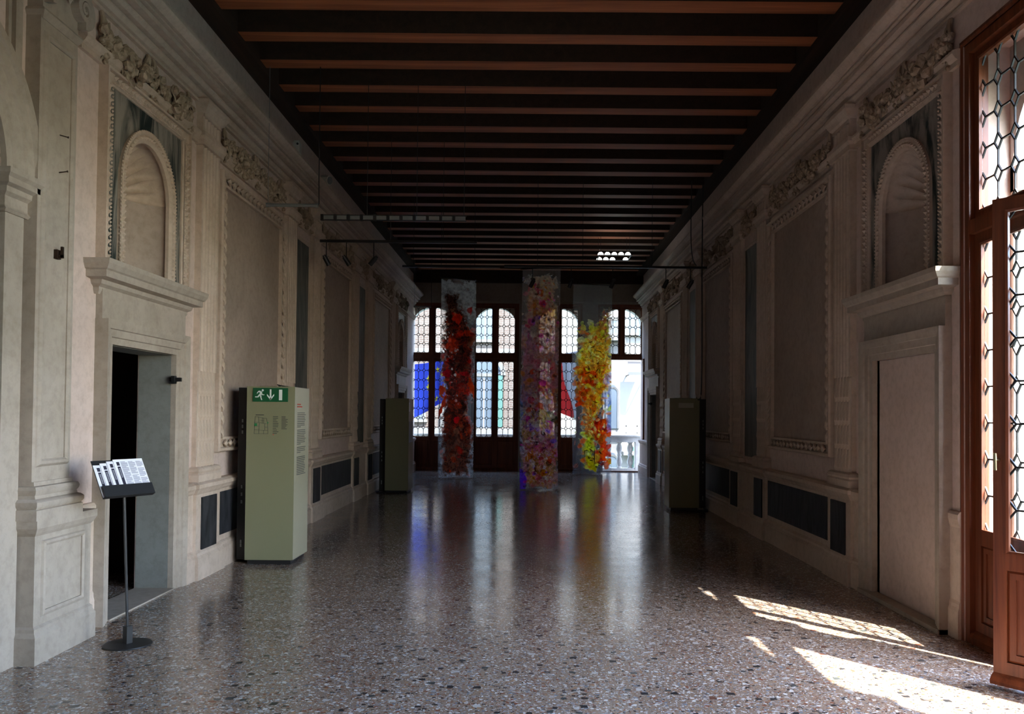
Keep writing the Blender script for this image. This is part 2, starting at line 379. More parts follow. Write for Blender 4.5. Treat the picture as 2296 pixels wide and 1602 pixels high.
# ================================================================== side walls
LOWER = [(0.0, 0), (0.10, 0), (0.10, 0.20), (0.08, 0.225), (0.08, 0.25), (0.055, 0.27), (0.055, 0.80), (0.075, 0.82), (0.085, 0.84), (0.10, 0.86), (0.10, 0.895), (0.06, 0.915), (0.0, 0.92)]
ARCHV = 4.19
ARCHI = [(0, ARCHV - 0.02), (0.03, ARCHV - 0.02), (0.03, ARCHV + 0.02), (0.05, ARCHV + 0.035), (0.07, ARCHV + 0.065), (0.07, ARCHV + 0.085), (0.03, ARCHV + 0.10), (0, ARCHV + 0.10)]
CORN = [(0.0, 4.565), (0.035, 4.565), (0.035, 4.59), (0.018, 4.592), (0.018, 4.602), (0.045, 4.61), (0.07, 4.64), (0.07, 4.655), (0.05, 4.657), (0.05, 4.667),
        (0.10, 4.675), (0.125, 4.70), (0.125, 4.715), (0.10, 4.717), (0.10, 4.728), (0.175, 4.735), (0.175, 4.775), (0.155, 4.777), (0.155, 4.787),
        (0.195, 4.79), (0.195, 4.805), (0.18, 4.807), (0.18, 4.815), (0.215, 4.82), (0.255, 4.85), (0.268, 4.87), (0.268, 4.90), (0.0, 4.93)]

def wrand(a): return random.uniform(-a, a)
# shared little meshes in (u, w, v)
def lump_mesh(seed):
    r_ = random.Random(seed); mb = MB(); rows = 4; n = 7
    for i in range(rows + 1):
        ph = PI * i / rows - PI / 2
        for k_ in range(n):
            a = 2 * PI * k_ / n; rr = 1 + r_.uniform(-.16, .16)
            mb.v.append((math.cos(ph) * math.cos(a) * rr, math.cos(ph) * math.sin(a) * rr, math.sin(ph) * rr))
    for i in range(rows):
        for k_ in range(n): l = (k_ + 1) % n; mb.f.append((i * n + k_, i * n + l, (i + 1) * n + l, (i + 1) * n + k_))
    return mb
def leaf_mb():
    # a curled acanthus leaf: tip at -v, back towards the wall
    mb = MB(); pts = [(0, .0, .5), (.24, .02, .30), (.30, .10, .0), (.16, .20, -.30), (0, .16, -.52), (-.16, .20, -.30), (-.30, .10, 0), (-.24, .02, .30)]
    mb.v = [(0, .22, 0.02)] + pts + [(a * .9, b - .10, c * .95) for a, b, c in pts]
    for i in range(8):
        j = (i + 1) % 8; mb.f += [(0, 1 + j, 1 + i), (1 + i, 1 + j, 9 + j, 9 + i)]
    return mb
FRUIT = []
for i in range(4):
    me = lump_mesh(i).mesh('fruit', smooth=True); me.materials.append(M['ornament']); FRUIT.append(me)
LEAF = leaf_mb().mesh('leaf'); LEAF.materials.append(M['ornament'])
FRAMELEAF = leaf_mb().mesh('leaf'); FRAMELEAF.materials.append(M['stucco'])
husk = MB()
for i in range(6):
    t = i / 5; wd = .5 * (0.72 + .28 * math.sin(PI * min(1, t * 1.1))) if i < 5 else .18
    for k_ in range(5):
        a = PI * k_ / 4; husk.v.append((wd * math.cos(a), 0.02 + .42 * math.sin(a) * (0.45 + .75 * t if i < 5 else .8), 1 - t * 1.04))
for i in range(5):
    for k_ in range(4): husk.f.append((i * 5 + k_, i * 5 + k_ + 1, i * 5 + 6 + k_, i * 5 + 5 + k_))
husk.f.append((25, 26, 27, 28, 29)); husk.f.append((4, 3, 2, 1, 0))
HUSK = husk.mesh('husk_leaf', smooth=True); HUSK.materials.append(M['stucco'])

def festoon(parent, T, MS, ua, ub, vtop, sag, near):
    """A garland of fruit and leaves hanging in a swag between two ribbons."""
    items = []
    n = max(14, int((ub - ua) / 0.045))
    for i in range(n):
        t = (i + .5) / n; th = 0.35 + 0.65 * math.sin(PI * t)
        u = ua + (ub - ua) * t; v = vtop - 0.10 - sag * math.sin(PI * t)
        for q in range(4 if near else 3):
            items.append((u + wrand(.03), 0.035 + random.random() * .075 * th, v + wrand(.11 * th), random.uniform(.028, .05) * (0.7 + .45 * th), random.random() < .45))
    for ue in (ua, ub):                             # drops at both ends
        for q in range(12):
            t = q / 12; items.append((ue + wrand(.035 * (1 - .5 * t)), .03 + random.random() * .03, vtop - .06 - .27 * t, random.uniform(.02, .034), q % 2 == 0))
    f = MB()
    for ue, sg in ((ua, 1), (ub, -1)):              # ribbons
        f.tube([(ue, .012, vtop + .10), (ue + sg * .012, .03, vtop + .02), (ue, .03, vtop - .06)], [.012, .02, .014], 6)
        f.tube([(ue, .02, vtop + .05), (ue + sg * .05, .03, vtop + .0), (ue + sg * .09, .03, vtop - .07)], [.012, .017, .010], 6)
    f.tube([(ua + (ub - ua) * i / 12, .025, vtop - .10 - sag * math.sin(PI * i / 12)) for i in range(13)], .03, 6)
    parts = []
    for u, w, v, r, isleaf in items:
        rot = Euler((wrand(.5), wrand(1.2), wrand(.5))).to_matrix().to_4x4()
        mt = Matrix.Translation((u, w, v)) @ rot @ (Matrix.Diagonal((r * 2.2, r * 1.6, r * 2.6, 1)) if isleaf else Matrix.Diagonal((r, r * .9, r, 1)))
        parts.append((isleaf, mt))
    if near:
        o = f.build('festoon', 'ornament', parent, T, True)
        for isleaf, mt in parts: inst('leaf' if isleaf else 'fruit', LEAF if isleaf else random.choice(FRUIT), MS @ mt, o)
    else:
        lv = [leaf_mb(), lump_mesh(2)]
        for isleaf, mt in parts:
            src = lv[0 if isleaf else 1]; f.add([mt @ Vector(p) for p in src.v], src.f)
        f.build('festoon', 'ornament', parent, T)

def beads(mb, pts, r, rv=None):
    for (u, w, v) in pts:
        rr = rv or r
        mb.add([(u - r, w, v), (u, w + r, v), (u + r, w, v), (u, w, v + rr), (u, w, v - rr)], [(0, 1, 3), (1, 2, 3), (1, 0, 4), (2, 1, 4)])

def pilaster(parent, T, MS, uc, hw=0.25, near=True, full=True):
    """Fluted pilaster on a pedestal with an inlaid black marble panel."""
    o = MB()
    # pedestal
    o.mouldr([(.0, 0), (.13, 0), (.13, .20), (.11, .225), (.11, .25), (.085, .275), (.085, .80), (.10, .82), (.115, .845), (.13, .865), (.13, .90), (.09, .92), (0, .93)], uc - hw + .03, uc + hw - .03)
    body = o.build('pilaster', 'stucco', parent, T)
    MB().box(uc - hw + .06, uc + hw - .06, .086, .100, .27, .77).build('inlay_panel', 'slate', body, T)
    b = MB(); b.mouldr([(0, .92), (.10, .92), (.10, .985), (.085, 1.0), (.10, 1.02), (.09, 1.045), (.07, 1.06), (0, 1.06)], uc - hw + .055, uc + hw - .055); b.build('base', 'stucco', body, T)
    # fluted shaft
    n = 5; fw = (2 * hw - .10) / n; pts = [(uc - hw + .02, 0), (uc - hw + .02, .06)]
    for i in range(n):
        a = uc - hw + .05 + i * fw
        for q in range(7): pts.append((a + fw * (.12 + .76 * q / 6), .06 - .026 * math.sin(PI * q / 6)))
    pts += [(uc + hw - .02, .06), (uc + hw - .02, 0)]
    v0 = 1.98
    s = MB(); s.loft([[(u, w, v0) for u, w in pts], [(u, w, ARCHV) for u, w in pts]]); s.build('shaft', 'stucco', body, T)
    MB().box(uc - hw + .02, uc + hw - .02, 0, .045, 1.06, v0).build('shaft', 'stucco', body, T)
    for row in range(4):
        for i in range(n):
            u = uc - hw + .05 + (i + .5) * fw; v = 1.06 + .23 * row
            inst('husk_leaf', HUSK, MS @ Matrix.Translation((u, .04, v)) @ Matrix.Diagonal((fw * 1.05, .075, .235, 1)), body)
    # frieze block and capital
    c = MB(); c.mouldr([(0, ARCHV - .03), (.085, ARCHV - .03), (.085, ARCHV + .02), (.105, ARCHV + .05), (.105, ARCHV + .09), (.06, ARCHV + .11), (0, ARCHV + .11)], uc - hw + .07, uc + hw - .07); c.build('necking', 'stucco', body, T)
    g = MB(); g.loft([[(u, w, ARCHV + .10) for u, w in pts], [(u, w, 4.48) for u, w in pts]]); g.build('frieze_block', 'stucco', body, T)
    c = MB(); c.mouldr([(0, 4.44), (.075, 4.44), (.075, 4.47), (.095, 4.49), (.115, 4.53), (.135, 4.555), (.135, 4.59), (.12, 4.61), (0, 4.62)], uc - hw + .10, uc + hw - .10); c.build('capital', 'stucco', body, T)
    return body

def wall_panel(parent, T, MS, uc, near):
    hw, v0, v1 = 1.0, 1.33, 3.93
    o = MB(); o.box(uc - hw, uc + hw, .0, .012, v0, v1); body = o.build('plaster_panel', 'panel', parent, T)
    f = MB(); f.frame(uc - hw, uc + hw, v0, v1, [(0, 0), (0, .05), (.025, .055), (.035, .045), (.10, .045), (.115, .075), (.14, .08), (.15, .06), (.15, 0)]); fr = f.build('panel_frame', 'stucco', body, T)
    # leaf moulding, one leaf after another round the frame
    st = 0.135
    def run(a, b, horiz, fix, flip):
        n = int(round(abs(b - a) / st))
        for i in range(n):
            p = a + (b - a) * (i + .5) / n
            u, v = (p, fix) if horiz else (fix, p)
            ang = (PI / 2 if horiz else 0) + (PI if flip else 0)
            mt = Matrix.Translation((u, .045, v)) @ Matrix.Rotation(ang, 4, 'Y') @ Matrix.Diagonal((.15, .19, st * 1.2, 1))
            inst('leaf', FRAMELEAF, MS @ mt, fr)
    run(v0, v1, False, uc - hw - .065, False); run(v0, v1, False, uc + hw + .065, False)
    run(uc - hw, uc + hw, True, v1 + .065, False); run(uc - hw, uc + hw, True, v0 - .065, False)
    # black marble below
    MB().box(uc - 1.08, uc + 1.08, .056, .068, .33, .77).build('inlay_panel', 'slate', parent, T)

def marble_strip(parent, T, uc):
    MB().box(uc - .33, uc + .33, 0, .014, 1.02, 3.98).build('marble_slab', 'stripmarble', parent, T)
    f = MB(); f.frame(uc - .33, uc + .33, 1.02, 3.98, [(0, 0), (0, .022), (.03, .03), (.045, .03), (.045, 0)]); f.build('slab_frame', 'stucco', parent, T)

def niche(parent, T, MS, uc, near):
    a, b, v0, v1 = uc - .67, uc + .67, 2.72, 4.065
    R, vs_, n = .43, 3.40, 24
    # marble plate with an arched opening
    out = [(uc + R, v0)] + [(uc + R * math.cos(PI * i / n), vs_ + R * math.sin(PI * i / n)) for i in range(n + 1)] + [(uc - R, v0)]
    def proj(u, v):
        if v <= vs_ + 1e-6: return (b if u > uc else a, v)
        du, dv = u - uc, v - vs_; k_ = min((.67 / abs(du)) if abs(du) > 1e-6 else 9, (v1 - vs_) / dv); return (uc + du * k_, vs_ + dv * k_)
    p = MB(); m_ = len(out)
    # put the plate's corners in
    ring = [proj(u, v) for u, v in out]
    best = {}
    for cu in (a, b):
        i = min(range(1, m_ - 1), key=lambda q: (ring[q][0] - cu) ** 2 + (ring[q][1] - v1) ** 2); ring[i] = (cu, v1)
    for t in (0.0, .02): p.v += [(u, t, v) for u, v in out] + [(u, t, v) for u, v in ring]
    for i in range(m_ - 1):
        p.f += [(2 * m_ + i, 2 * m_ + i + 1, 3 * m_ + i + 1, 3 * m_ + i), (i, i + 1, m_ + i + 1, m_ + i), (i, i + 1, 2 * m_ + i + 1, 2 * m_ + i), (m_ + i, m_ + i + 1, 3 * m_ + i + 1, 3 * m_ + i)]
    plate = p.build('niche_plate', 'greenmarble', parent, T)
    # hollow with shell
    q = MB(); D = .27; nv = 3; nt_ = 24
    for j in range(nv + 1):
        v = v0 + (vs_ - v0) * j / nv
        for i in range(nt_ + 1): t = PI * i / nt_; q.v.append((uc + R * math.cos(t), -D * math.sin(t), v))
    for j in range(nv):
        for i in range(nt_): c = j * (nt_ + 1) + i; q.f.append((c, c + 1, c + nt_ + 2, c + nt_ + 1))
    q.add([(uc - R, 0, v0), (uc + R, 0, v0), (uc + R, -D - .05, v0), (uc - R, -D - .05, v0)], [(0, 1, 2, 3)])
    hol = q.build('niche_hollow', 'panel', parent, T, True)
    sh = MB(); na, nr, ribs = 88, 12, 11
    for j in range(nr + 1):
        t = j / nr
        for i in range(na + 1):
            al = PI * i / na; r = R * math.cos(t * PI / 2)
            sc = abs(math.sin(ribs * al)) ** .7
            w = -D * math.sin(t * PI / 2) - .055 * sc * math.sin(PI * min(1, (1 - t) * 1.15)) * (0 if j == 0 else 1)
            r2 = r + (.008 * sc if 0 < j < nr else 0)
            sh.v.append((uc + r2 * math.cos(al), w, vs_ + max(0.0, r2 * math.sin(al))))
    for j in range(nr):
        for i in range(na): c = j * (na + 1) + i; sh.f.append((c, c + 1, c + na + 2, c + na + 1))
    sh.build('shell_vault', 'stucco', hol, T, True)
    kn = MB(); kn.lathe([(0.001, -.05), (.06, -.045), (.075, 0), (.06, .045), (.001, .05)], 12); kn.v = [(uc + x, -D + .03 + y_ * .4, vs_ + .02 + z_) for x, y_, z_ in kn.v]; kn.build('shell_hinge', 'stucco', hol, T, True)
    # mouldings
    ar = MB(); ar.arch(uc, v0, vs_, R - .02, [(0, 0), (0, .03), (.02, .045), (.045, .05), (.065, .042), (.075, .055), (.09, .055), (.095, 0)]); arch = ar.build('niche_arch', 'stucco', parent, T, True)
    fr = MB(); fr.frame(a, b, v0, v1, [(0, 0), (0, .035), (.02, .045), (.035, .055), (.075, .06), (.09, .05), (.09, .075), (.11, .075), (.11, 0)], 3); frame = fr.build('niche_frame', 'stucco', parent, T)
    eg = MB()
    st = .045
    for Rr, rr in ((R + .025, .021), (R + .075, .013)):
        pts = []
        nn = int((vs_ - v0) / (st if rr > .015 else .03))
        for i in range(nn):
            v = v0 + (i + .5) * (vs_ - v0) / nn; pts += [(uc - Rr, .05, v), (uc + Rr, .05, v)]
        nn = int(PI * Rr / (st if rr > .015 else .03))
        for i in range(nn): al = PI * (i + .5) / nn; pts.append((uc + Rr * math.cos(al), .05, vs_ + Rr * math.sin(al)))
        beads(eg, pts, rr)
    eg.build('bead_row', 'stucco', arch, T, kind='stuff')
    eg = MB()
    for off, rr, s_ in ((.015, .012, .028), (.058, .026, .056)):
        pts = []
        nn = int((v1 - v0) / s_)
        for i in range(nn): v = v0 + (i + .5) * s_; pts += [(a - off, .06, v), (b + off, .06, v)]
        nn = int((b - a) / s_)
        for i in range(nn): pts.append((a + (i + .5) * s_, .06, v1 + off))
        beads(eg, pts, rr)
    eg.build('bead_row', 'stucco', frame, T, kind='stuff')

def door_case(name, label, T, uc, blind=False, dw=.42):
    d = struct(empty(name), label, 'door')
    hw, vt = .585, 2.10
    f = MB(); f.frame(uc - hw, uc + hw, 0, vt, [(0, -.05), (0, .045), (.05, .05), (.055, .065), (.11, .07), (.115, .085), (.15, .095), (.18, .10), (.18, 0)], 3); f.build('door_frame', 'stone', d, T)
    MB().box(uc - .76, uc + .76, 0, .05, 2.275, 2.50).build('frieze', 'stone', d, T)
    c = MB(); c.mouldr([(0, 2.46), (.03, 2.46), (.045, 2.49), (.045, 2.51), (.075, 2.53), (.085, 2.56), (.15, 2.57), (.15, 2.62), (.165, 2.63), (.185, 2.665), (.19, 2.70), (0, 2.72)], uc - (.71 if blind else .76), uc + .76); c.build('cornice', 'stone', d, T)
    if blind:
        MB().box(uc - hw, uc + hw, -.30, -.02, 0, vt).build('blocking_panel', 'plaster', d, T)
        MB().box(uc - hw - .18, uc + hw + .18, 0, .11, 0, .035).build('threshold', 'stone', d, T)
    else:
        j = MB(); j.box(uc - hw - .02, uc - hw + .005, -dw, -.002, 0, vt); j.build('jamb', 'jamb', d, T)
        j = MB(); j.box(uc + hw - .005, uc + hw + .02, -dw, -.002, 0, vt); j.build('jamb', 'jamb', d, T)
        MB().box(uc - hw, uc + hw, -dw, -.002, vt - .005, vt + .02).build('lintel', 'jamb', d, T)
        MB().box(uc - hw, uc + hw, -dw, .06, 0, .012).build('threshold', 'stone', d, T)
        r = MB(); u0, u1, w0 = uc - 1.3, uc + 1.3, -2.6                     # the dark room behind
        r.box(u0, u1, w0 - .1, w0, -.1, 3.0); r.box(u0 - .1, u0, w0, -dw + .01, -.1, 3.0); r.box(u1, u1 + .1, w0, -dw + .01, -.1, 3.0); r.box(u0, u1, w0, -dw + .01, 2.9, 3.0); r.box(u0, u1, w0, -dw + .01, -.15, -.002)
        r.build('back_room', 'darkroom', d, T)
        h_ = MB(); h_.box(uc + hw - .035, uc + hw - .005, .0, .10, 1.86, 1.895); h_.box(uc + hw - .05, uc + hw, .02, .05, 1.84, 1.91); h_.build('door_closer', 'black', d, T)
    return d

DOORU = (7.03, 21.0)
def side_wall(name, T, MS, label, holes, ustart, near_end, thick):
    mb = MB(); wall_cells(mb, YB - .3, YF + .3, -.1, ZC + .1, -thick, 0, holes)
    w = struct(mb.build(name, 'plaster', None, T), label, 'wall')
    # cornice and architrave, dado in runs between the doors
    c = MB(); c.mould(CORN, YB, YF); c.build('cornice', 'stucco', w, T)
    for a, b in ((near_end, DOORU[0] - .76), (DOORU[0] + .76, PANELS[0] - 1.20), (PANELS[0] - 1.2, PANELS[2] + 1.2), (PANELS[2] + 1.2, DOORU[1] - .76), (DOORU[1] + .76, YF)):
        if b > a:
            dd = MB(); dd.mould([(w_ * (.35 if a == near_end else 1), v_) for w_, v_ in LOWER], a, b); dd.build('dado', 'stucco', w, T)
    for i, uc in enumerate(PANELS):
        wall_panel(w, T, MS, uc, i == 0)
        for s in (-1, 1): pilaster(w, T, MS, uc + s * 1.45)
    for i, uc in enumerate((PANELS[0] + 2.11, PANELS[1] + 2.11)): marble_strip(w, T, uc)
    for i, uc in enumerate(DOORU): niche(w, T, MS, uc, i == 0)
    runs = [(near_end, PANELS[0] - 1.7)] + [(PANELS[0] - 1.2, PANELS[0] + 1.2), (PANELS[1] - 1.2, PANELS[1] + 1.2), (PANELS[2] - 1.2, PANELS[2] + 1.2), (PANELS[0] + 1.7, PANELS[1] - 1.7), (PANELS[1] + 1.7, PANELS[2] - 1.7), (PANELS[2] + 1.7, YF)]
    for a, b in runs: dd = MB(); dd.mould(ARCHI, a, b); dd.build('architrave', 'stucco', w, T)
    vt = 4.50
    sw = [(DOORU[0] - .80, DOORU[0] - .02, True), (DOORU[0] + .06, DOORU[0] + .80, True)]
    for i, uc in enumerate(PANELS): sw += [(uc - 1.05, uc - .03, i == 0), (uc + .05, uc + 1.05, i == 0)]
    sw += [(PANELS[0] + 1.82, PANELS[1] - 1.82, False), (PANELS[1] + 1.82, PANELS[2] - 1.82, False), (DOORU[1] - .8, DOORU[1] - .02, False), (DOORU[1] + .06, DOORU[1] + .8, False)]
    for a, b, nr in sw: festoon(w, T, MS, a, b, vt, .10, nr)
    return w

def nichehole(uc): return (uc - .50, uc + .50, 2.72, 3.88)
def doorhole(uc): return (uc - .585, uc + .585, -.2, 2.10)
ARCU, ARCR, ARCV = 4.42, 0.70, 3.05
WA, WSP = 5.30, 1.72                                 # right hand windows
RWIN = [WA - i * WSP for i in range(4)]  # the last one is unseen, added to bring more skylight onto the floor
holesL = [doorhole(DOORU[0]), doorhole(DOORU[1]), nichehole(DOORU[0]), nichehole(DOORU[1]), (ARCU - ARCR, ARCU + ARCR, -.2, ARCV + ARCR)]
holesR = [doorhole(DOORU[0]), doorhole(DOORU[1]), nichehole(DOORU[0]), nichehole(DOORU[1])] + [(u - .80, u + .80, -.2, 4.29) for u in RWIN]
wl = side_wall('wall_left', TL, ML, 'long stuccoed side wall with the open stone doorway and giant pilaster', holesL, 3.2, 5.95, .30)
wr = side_wall('wall_right', TR, MR, 'long stuccoed side wall with the blocked doorway beside the casement window', holesR, 6.1, 6.12, .42)
door_case('door_1', 'grey stone doorway beside the leaflet stand, dark room behind', TL, DOORU[0], dw=.29)
door_case('door_2', 'grey stone doorway behind the plain info pillar near the blue flag', TL, DOORU[1], dw=.29)
door_case('door_3', 'blocked doorway with moulded stone frame beside the open casement', TR, DOORU[0], blind=True)
door_case('door_4', 'open dark doorway beside the open balcony window', TR, DOORU[1])
# a leaf of dark wood and a dim painting stand in the room behind door_1
pic = thing('dark_painting', 'dim dark brown painting hanging in the room behind the doorway', 'painting', (XL - 2.58, 7.6, 0.9))
MB().box(0, .04, -.55, .55, 0, 1.1).build('canvas', 'darkwood', pic)
_f = MB(); _f.frame(-.55, .55, 0, 1.1, [(0, 0), (0, .05), (.06, .06), (.06, 0)]); _f.v = [(b, a, c) for a, b, c in _f.v]; _f.build('picture_frame', 'iron', pic)

# ---- giant pilaster and archway on the left
gp = MB()
gp.mouldr([(0, 0), (.16, 0), (.16, .17), (.145, .20), (.145, .22), (.13, .235), (.13, .80), (.145, .82), (.16, .85), (.16, .90), (0, .90)], 5.46, 5.88)
g = gp.build('giant_pilaster', 'stone', wl, TL)
f = MB(); f.frame(5.44, 5.88, .32, .73, [(0, .125), (0, .140), (.015, .150), (.03, .144), (.04, .125)]); f.build('pedestal_panel', 'stone', g, TL)
b = MB(); b.mouldr([(0, .90), (.16, .90), (.16, .965), (.15, .97), (.165, .99), (.165, 1.015), (.15, 1.03), (.135, 1.035), (.13, 1.055), (.14, 1.07), (.145, 1.09), (.135, 1.11), (.115, 1.115), (.11, 1.14), (0, 1.14)], 5.45, 5.68); b.build('base', 'stone', g, TL, True)
MB().box(5.34, 5.78, 0, .095, 1.13, 4.12).build('shaft', 'stone', g, TL)
f = MB(); f.frame(5.42, 5.70, 1.28, 3.98, [(0, .090), (0, .104), (.012, .118), (.03, .118), (.042, .104), (.05, .090)]); f.build('shaft_panel', 'stone', g, TL)
b = MB(); b.mouldr([(0, 4.10), (.10, 4.10), (.115, 4.12), (.125, 4.145), (.115, 4.165), (.10, 4.17), (.10, 4.42), (0, 4.42)], 5.45, 5.67); b.build('necking', 'stone', g, TL)
for uu in (5.36, 5.76):
    vo = MB()
    secs = []
    for i in range(40):
        t = i / 39; a = -PI / 2 + t * 4.4 * PI; r = .095 * (1 - t) + .012; th = .02 * (1 - t) + .008
        secs.append([(uu + (r + dr) * math.cos(a), .13 + dw, 4.34 + (r + dr) * math.sin(a)) for dr, dw in ((-th, -.03), (th, -.03), (th, .03), (-th, .03))])
    vo.loft(secs); vo.loft([[(uu + .085 * math.cos(2 * PI * k_ / 14), w_, 4.34 + .085 * math.sin(2 * PI * k_ / 14)) for k_ in range(14)] for w_ in (.05, .14)])
    vo.build('volute', 'stone', g, TL)
eg = MB()
for i in range(5): beads(eg, [(5.43 + i * .065, .12, 4.36)], .03, .045)
eg.build('egg_row', 'stone', g, TL)
b = MB(); b.mouldr([(0, 4.42), (.13, 4.42), (.15, 4.45), (.15, 4.50), (0, 4.50)], 5.42, 5.70); b.build('abacus', 'stone', g, TL)
# iron hook and nails
hk = thing('iron_hook', 'rusty iron hook fixed in the giant pilaster shaft', 'hook', (XL + .10, 5.555, 2.62))
MB().box(-.01, .02, -.02, .025, -.03, .03).box(.02, .05, -.012, .005, -.025, -.005).box(.035, .05, -.012, .005, -.02, .05).build('hook_plate', 'iron', hk)
for i, (zz, lab) in enumerate(((3.42, 'bent iron nail in the giant pilaster, upper of two'), (3.17, 'iron nail in the giant pilaster, lower of two'))):
    nl = thing('iron_nail', lab, 'nail', (XL + .094, 5.58, zz)); MB().tube([(0, 0, 0), (.05, .01, -.012 if i == 0 else .01)], .004, 6).build('shank', 'iron', nl); MB().tube([(.048, .0096, -.0115 if i == 0 else .0096), (.054, .011, -.013 if i == 0 else .011)], .007, 6).build('nail_head', 'iron', nl)
# archway
ar = struct(empty('door_5'), 'stone archway with moulded archivolt beside the giant pilaster', 'door')
pier = MB()
PI_PROF = [(0, 2.80), (.04, 2.80), (.055, 2.815), (.04, 2.83), (.035, 2.84), (.035, 2.90), (.06, 2.92), (.065, 2.95), (.095, 2.965), (.095, 3.0), (.115, 3.02), (.12, 3.05), (0, 3.06)]
for s, u0, u1 in ((1, ARCU + ARCR, 5.31), (-1, 3.52, ARCU - ARCR)):
    p = MB(); p.box(u0, u1, -.42, .03, 0, 2.82); p.build('pier', 'stone', ar, TL)
    p = MB(); p.box(u0 - .0, u1, -.42, .0, 2.80, 3.06); p.mouldr(PI_PROF, u0 + .02, u1 - .0); p.build('impost', 'stone', ar, TL)
a_ = MB(); a_.arch(ARCU, ARCV, ARCV, ARCR, [(0, -.42), (0, .035), (.06, .035), (.07, .05), (.15, .055), (.16, .07), (.22, .075), (.23, .09), (.28, .09), (.28, 0)], 36); a_.build('archivolt', 'stone', ar, TL, True)
sp = MB()   # fill of the square hole above the arch
n = 24
for i in range(n):
    a0, a1 = PI * i / n, PI * (i + 1) / n
    p0, p1 = [(ARCU + ARCR * math.cos(a), ARCV + ARCR * math.sin(a)) for a in (a0, a1)]
    sp.add([(p0[0], 0, p0[1]), (p1[0], 0, p1[1]), (p1[0], 0, ARCV + ARCR + .02), (p0[0], 0, ARCV + ARCR + .02), (p0[0], -.4, p0[1]), (p1[0], -.4, p1[1]), (p1[0], -.4, ARCV + ARCR + .02), (p0[0], -.4, ARCV + ARCR + .02)], [(0, 1, 2, 3), (4, 5, 6, 7), (0, 1, 5, 4), (2, 3, 7, 6)])
sp.build('spandrel', 'plaster', ar, TL)
MB().box(ARCU - ARCR - .02, ARCU + ARCR + .02, -.42, -.40, 0, ARCV + ARCR + .05).build('door_backing', 'jamb', ar, TL)
lf = MB(); lf.box(ARCU, ARCU + ARCR - .05, -.40, -.34, 0.02, ARCV - .02); o = lf.build('door_leaf', 'jamb', ar, TL)
f = MB(); f.frame(ARCU + .12, ARCU + ARCR - .17, .3, 1.3, [(0, -.35), (0, -.335), (.03, -.325), (.05, -.335), (.05, -.35)]); f.frame(ARCU + .12, ARCU + ARCR - .17, 1.5, 2.8, [(0, -.35), (0, -.335), (.03, -.325), (.05, -.335), (.05, -.35)]); f.build('leaf_panel', 'jamb', o, TL)
for zz in (.75, 1.62, 2.66): hb = MB(); hb.tube([(ARCU + ARCR - .06, -.33, zz), (ARCU + ARCR - .06, -.25, zz), (ARCU + ARCR - .0, -.22, zz)], .013, 6); hb.build('hinge_pin', 'iron', ar, TL)
# raised strip framing the wall above the arch and the plain return by the casement
f = MB(); f.box(5.18, 5.25, 0, .035, 3.06, 4.6); f.box(5.13, 5.16, 0, .02, 3.06, 4.6); f.build('wall_strip', 'stone', wl, TL)

# ================================================================== windows
def cell_lists(w, hgt, nx, ny):
    return w / nx, hgt / ny
pane_cache = {}
def glazing(parent, F, s0, s1, z0, z1, nx, ny, rx, rz, dd, objs=True, lw=.010):
    """Leaded light: long octagons with small diamonds at their corners. F(s, d, z) -> world, FM the same as matrix."""
    fn, FM = F
    cw, ch = (s1 - s0) / nx, (z1 - z0) / ny
    mb = MB(); lt = .006
    def strip(p, q):
        p = Vector((p[0], p[1])); q = Vector((q[0], q[1])); t = (q - p); nn = Vector((-t.y, t.x)).normalized() * lw / 2
        mb.prism([tuple(p + nn), tuple(p - nn), tuple(q - nn), tuple(q + nn)], dd - lt, dd + lt, lambda a, b_, t_: (a, t_, b_))
    for i in range(nx + 1):
        for j in range(ny + 1):
            x, z_ = s0 + i * cw, z0 + j * ch
            if 0 < i < nx and j < ny: strip((x, z_ + rz), (x, z_ + ch - rz))
            if 0 < j < ny and i < nx: strip((x + rx, z_), (x + cw - rx, z_))
            for sx in (-1, 1):
                for sz in (-1, 1):
                    if s0 - 1e-6 <= x + sx * rx * .5 <= s1 + 1e-6 and z0 - 1e-6 <= z_ + sz * rz * .5 <= z1 + 1e-6: strip((x + sx * rx, z_), (x, z_ + sz * rz))
    mb.build('lead_came', 'lead', parent, fn)
    if not objs:
        MB().box(s0, s1, dd - .002, dd + .002, z0, z1).build('glazing', 'glass', parent, fn); return
    key = (round(cw, 4), round(ch, 4), rx, rz)
    if key not in pane_cache:
        a, c = cw / 2, ch / 2
        o8 = MB().prism([(-a + rx, -c), (a - rx, -c), (a, -c + rz), (a, c - rz), (a - rx, c), (-a + rx, c), (-a, c - rz), (-a, -c + rz)], -.0015, .0015, lambda p, q, t: (p, t, q))
        d4 = MB().prism([(-rx, 0), (0, -rz), (rx, 0), (0, rz)], -.0015, .0015, lambda p, q, t: (p, t, q))
        pane_cache[key] = (o8.mesh('pane'), d4.mesh('diamond_pane'))
        for me in pane_cache[key]: me.materials.append(M['glass'])
    me8, me4 = pane_cache[key]
    for i in range(nx):
        for j in range(ny): inst('pane', me8, FM @ Matrix.Translation((s0 + (i + .5) * cw, dd, z0 + (j + .5) * ch)), parent)
    for i in range(nx + 1):
        for j in range(ny + 1): inst('diamond_pane', me4, FM @ Matrix.Translation((s0 + i * cw, dd, z0 + j * ch)), parent)

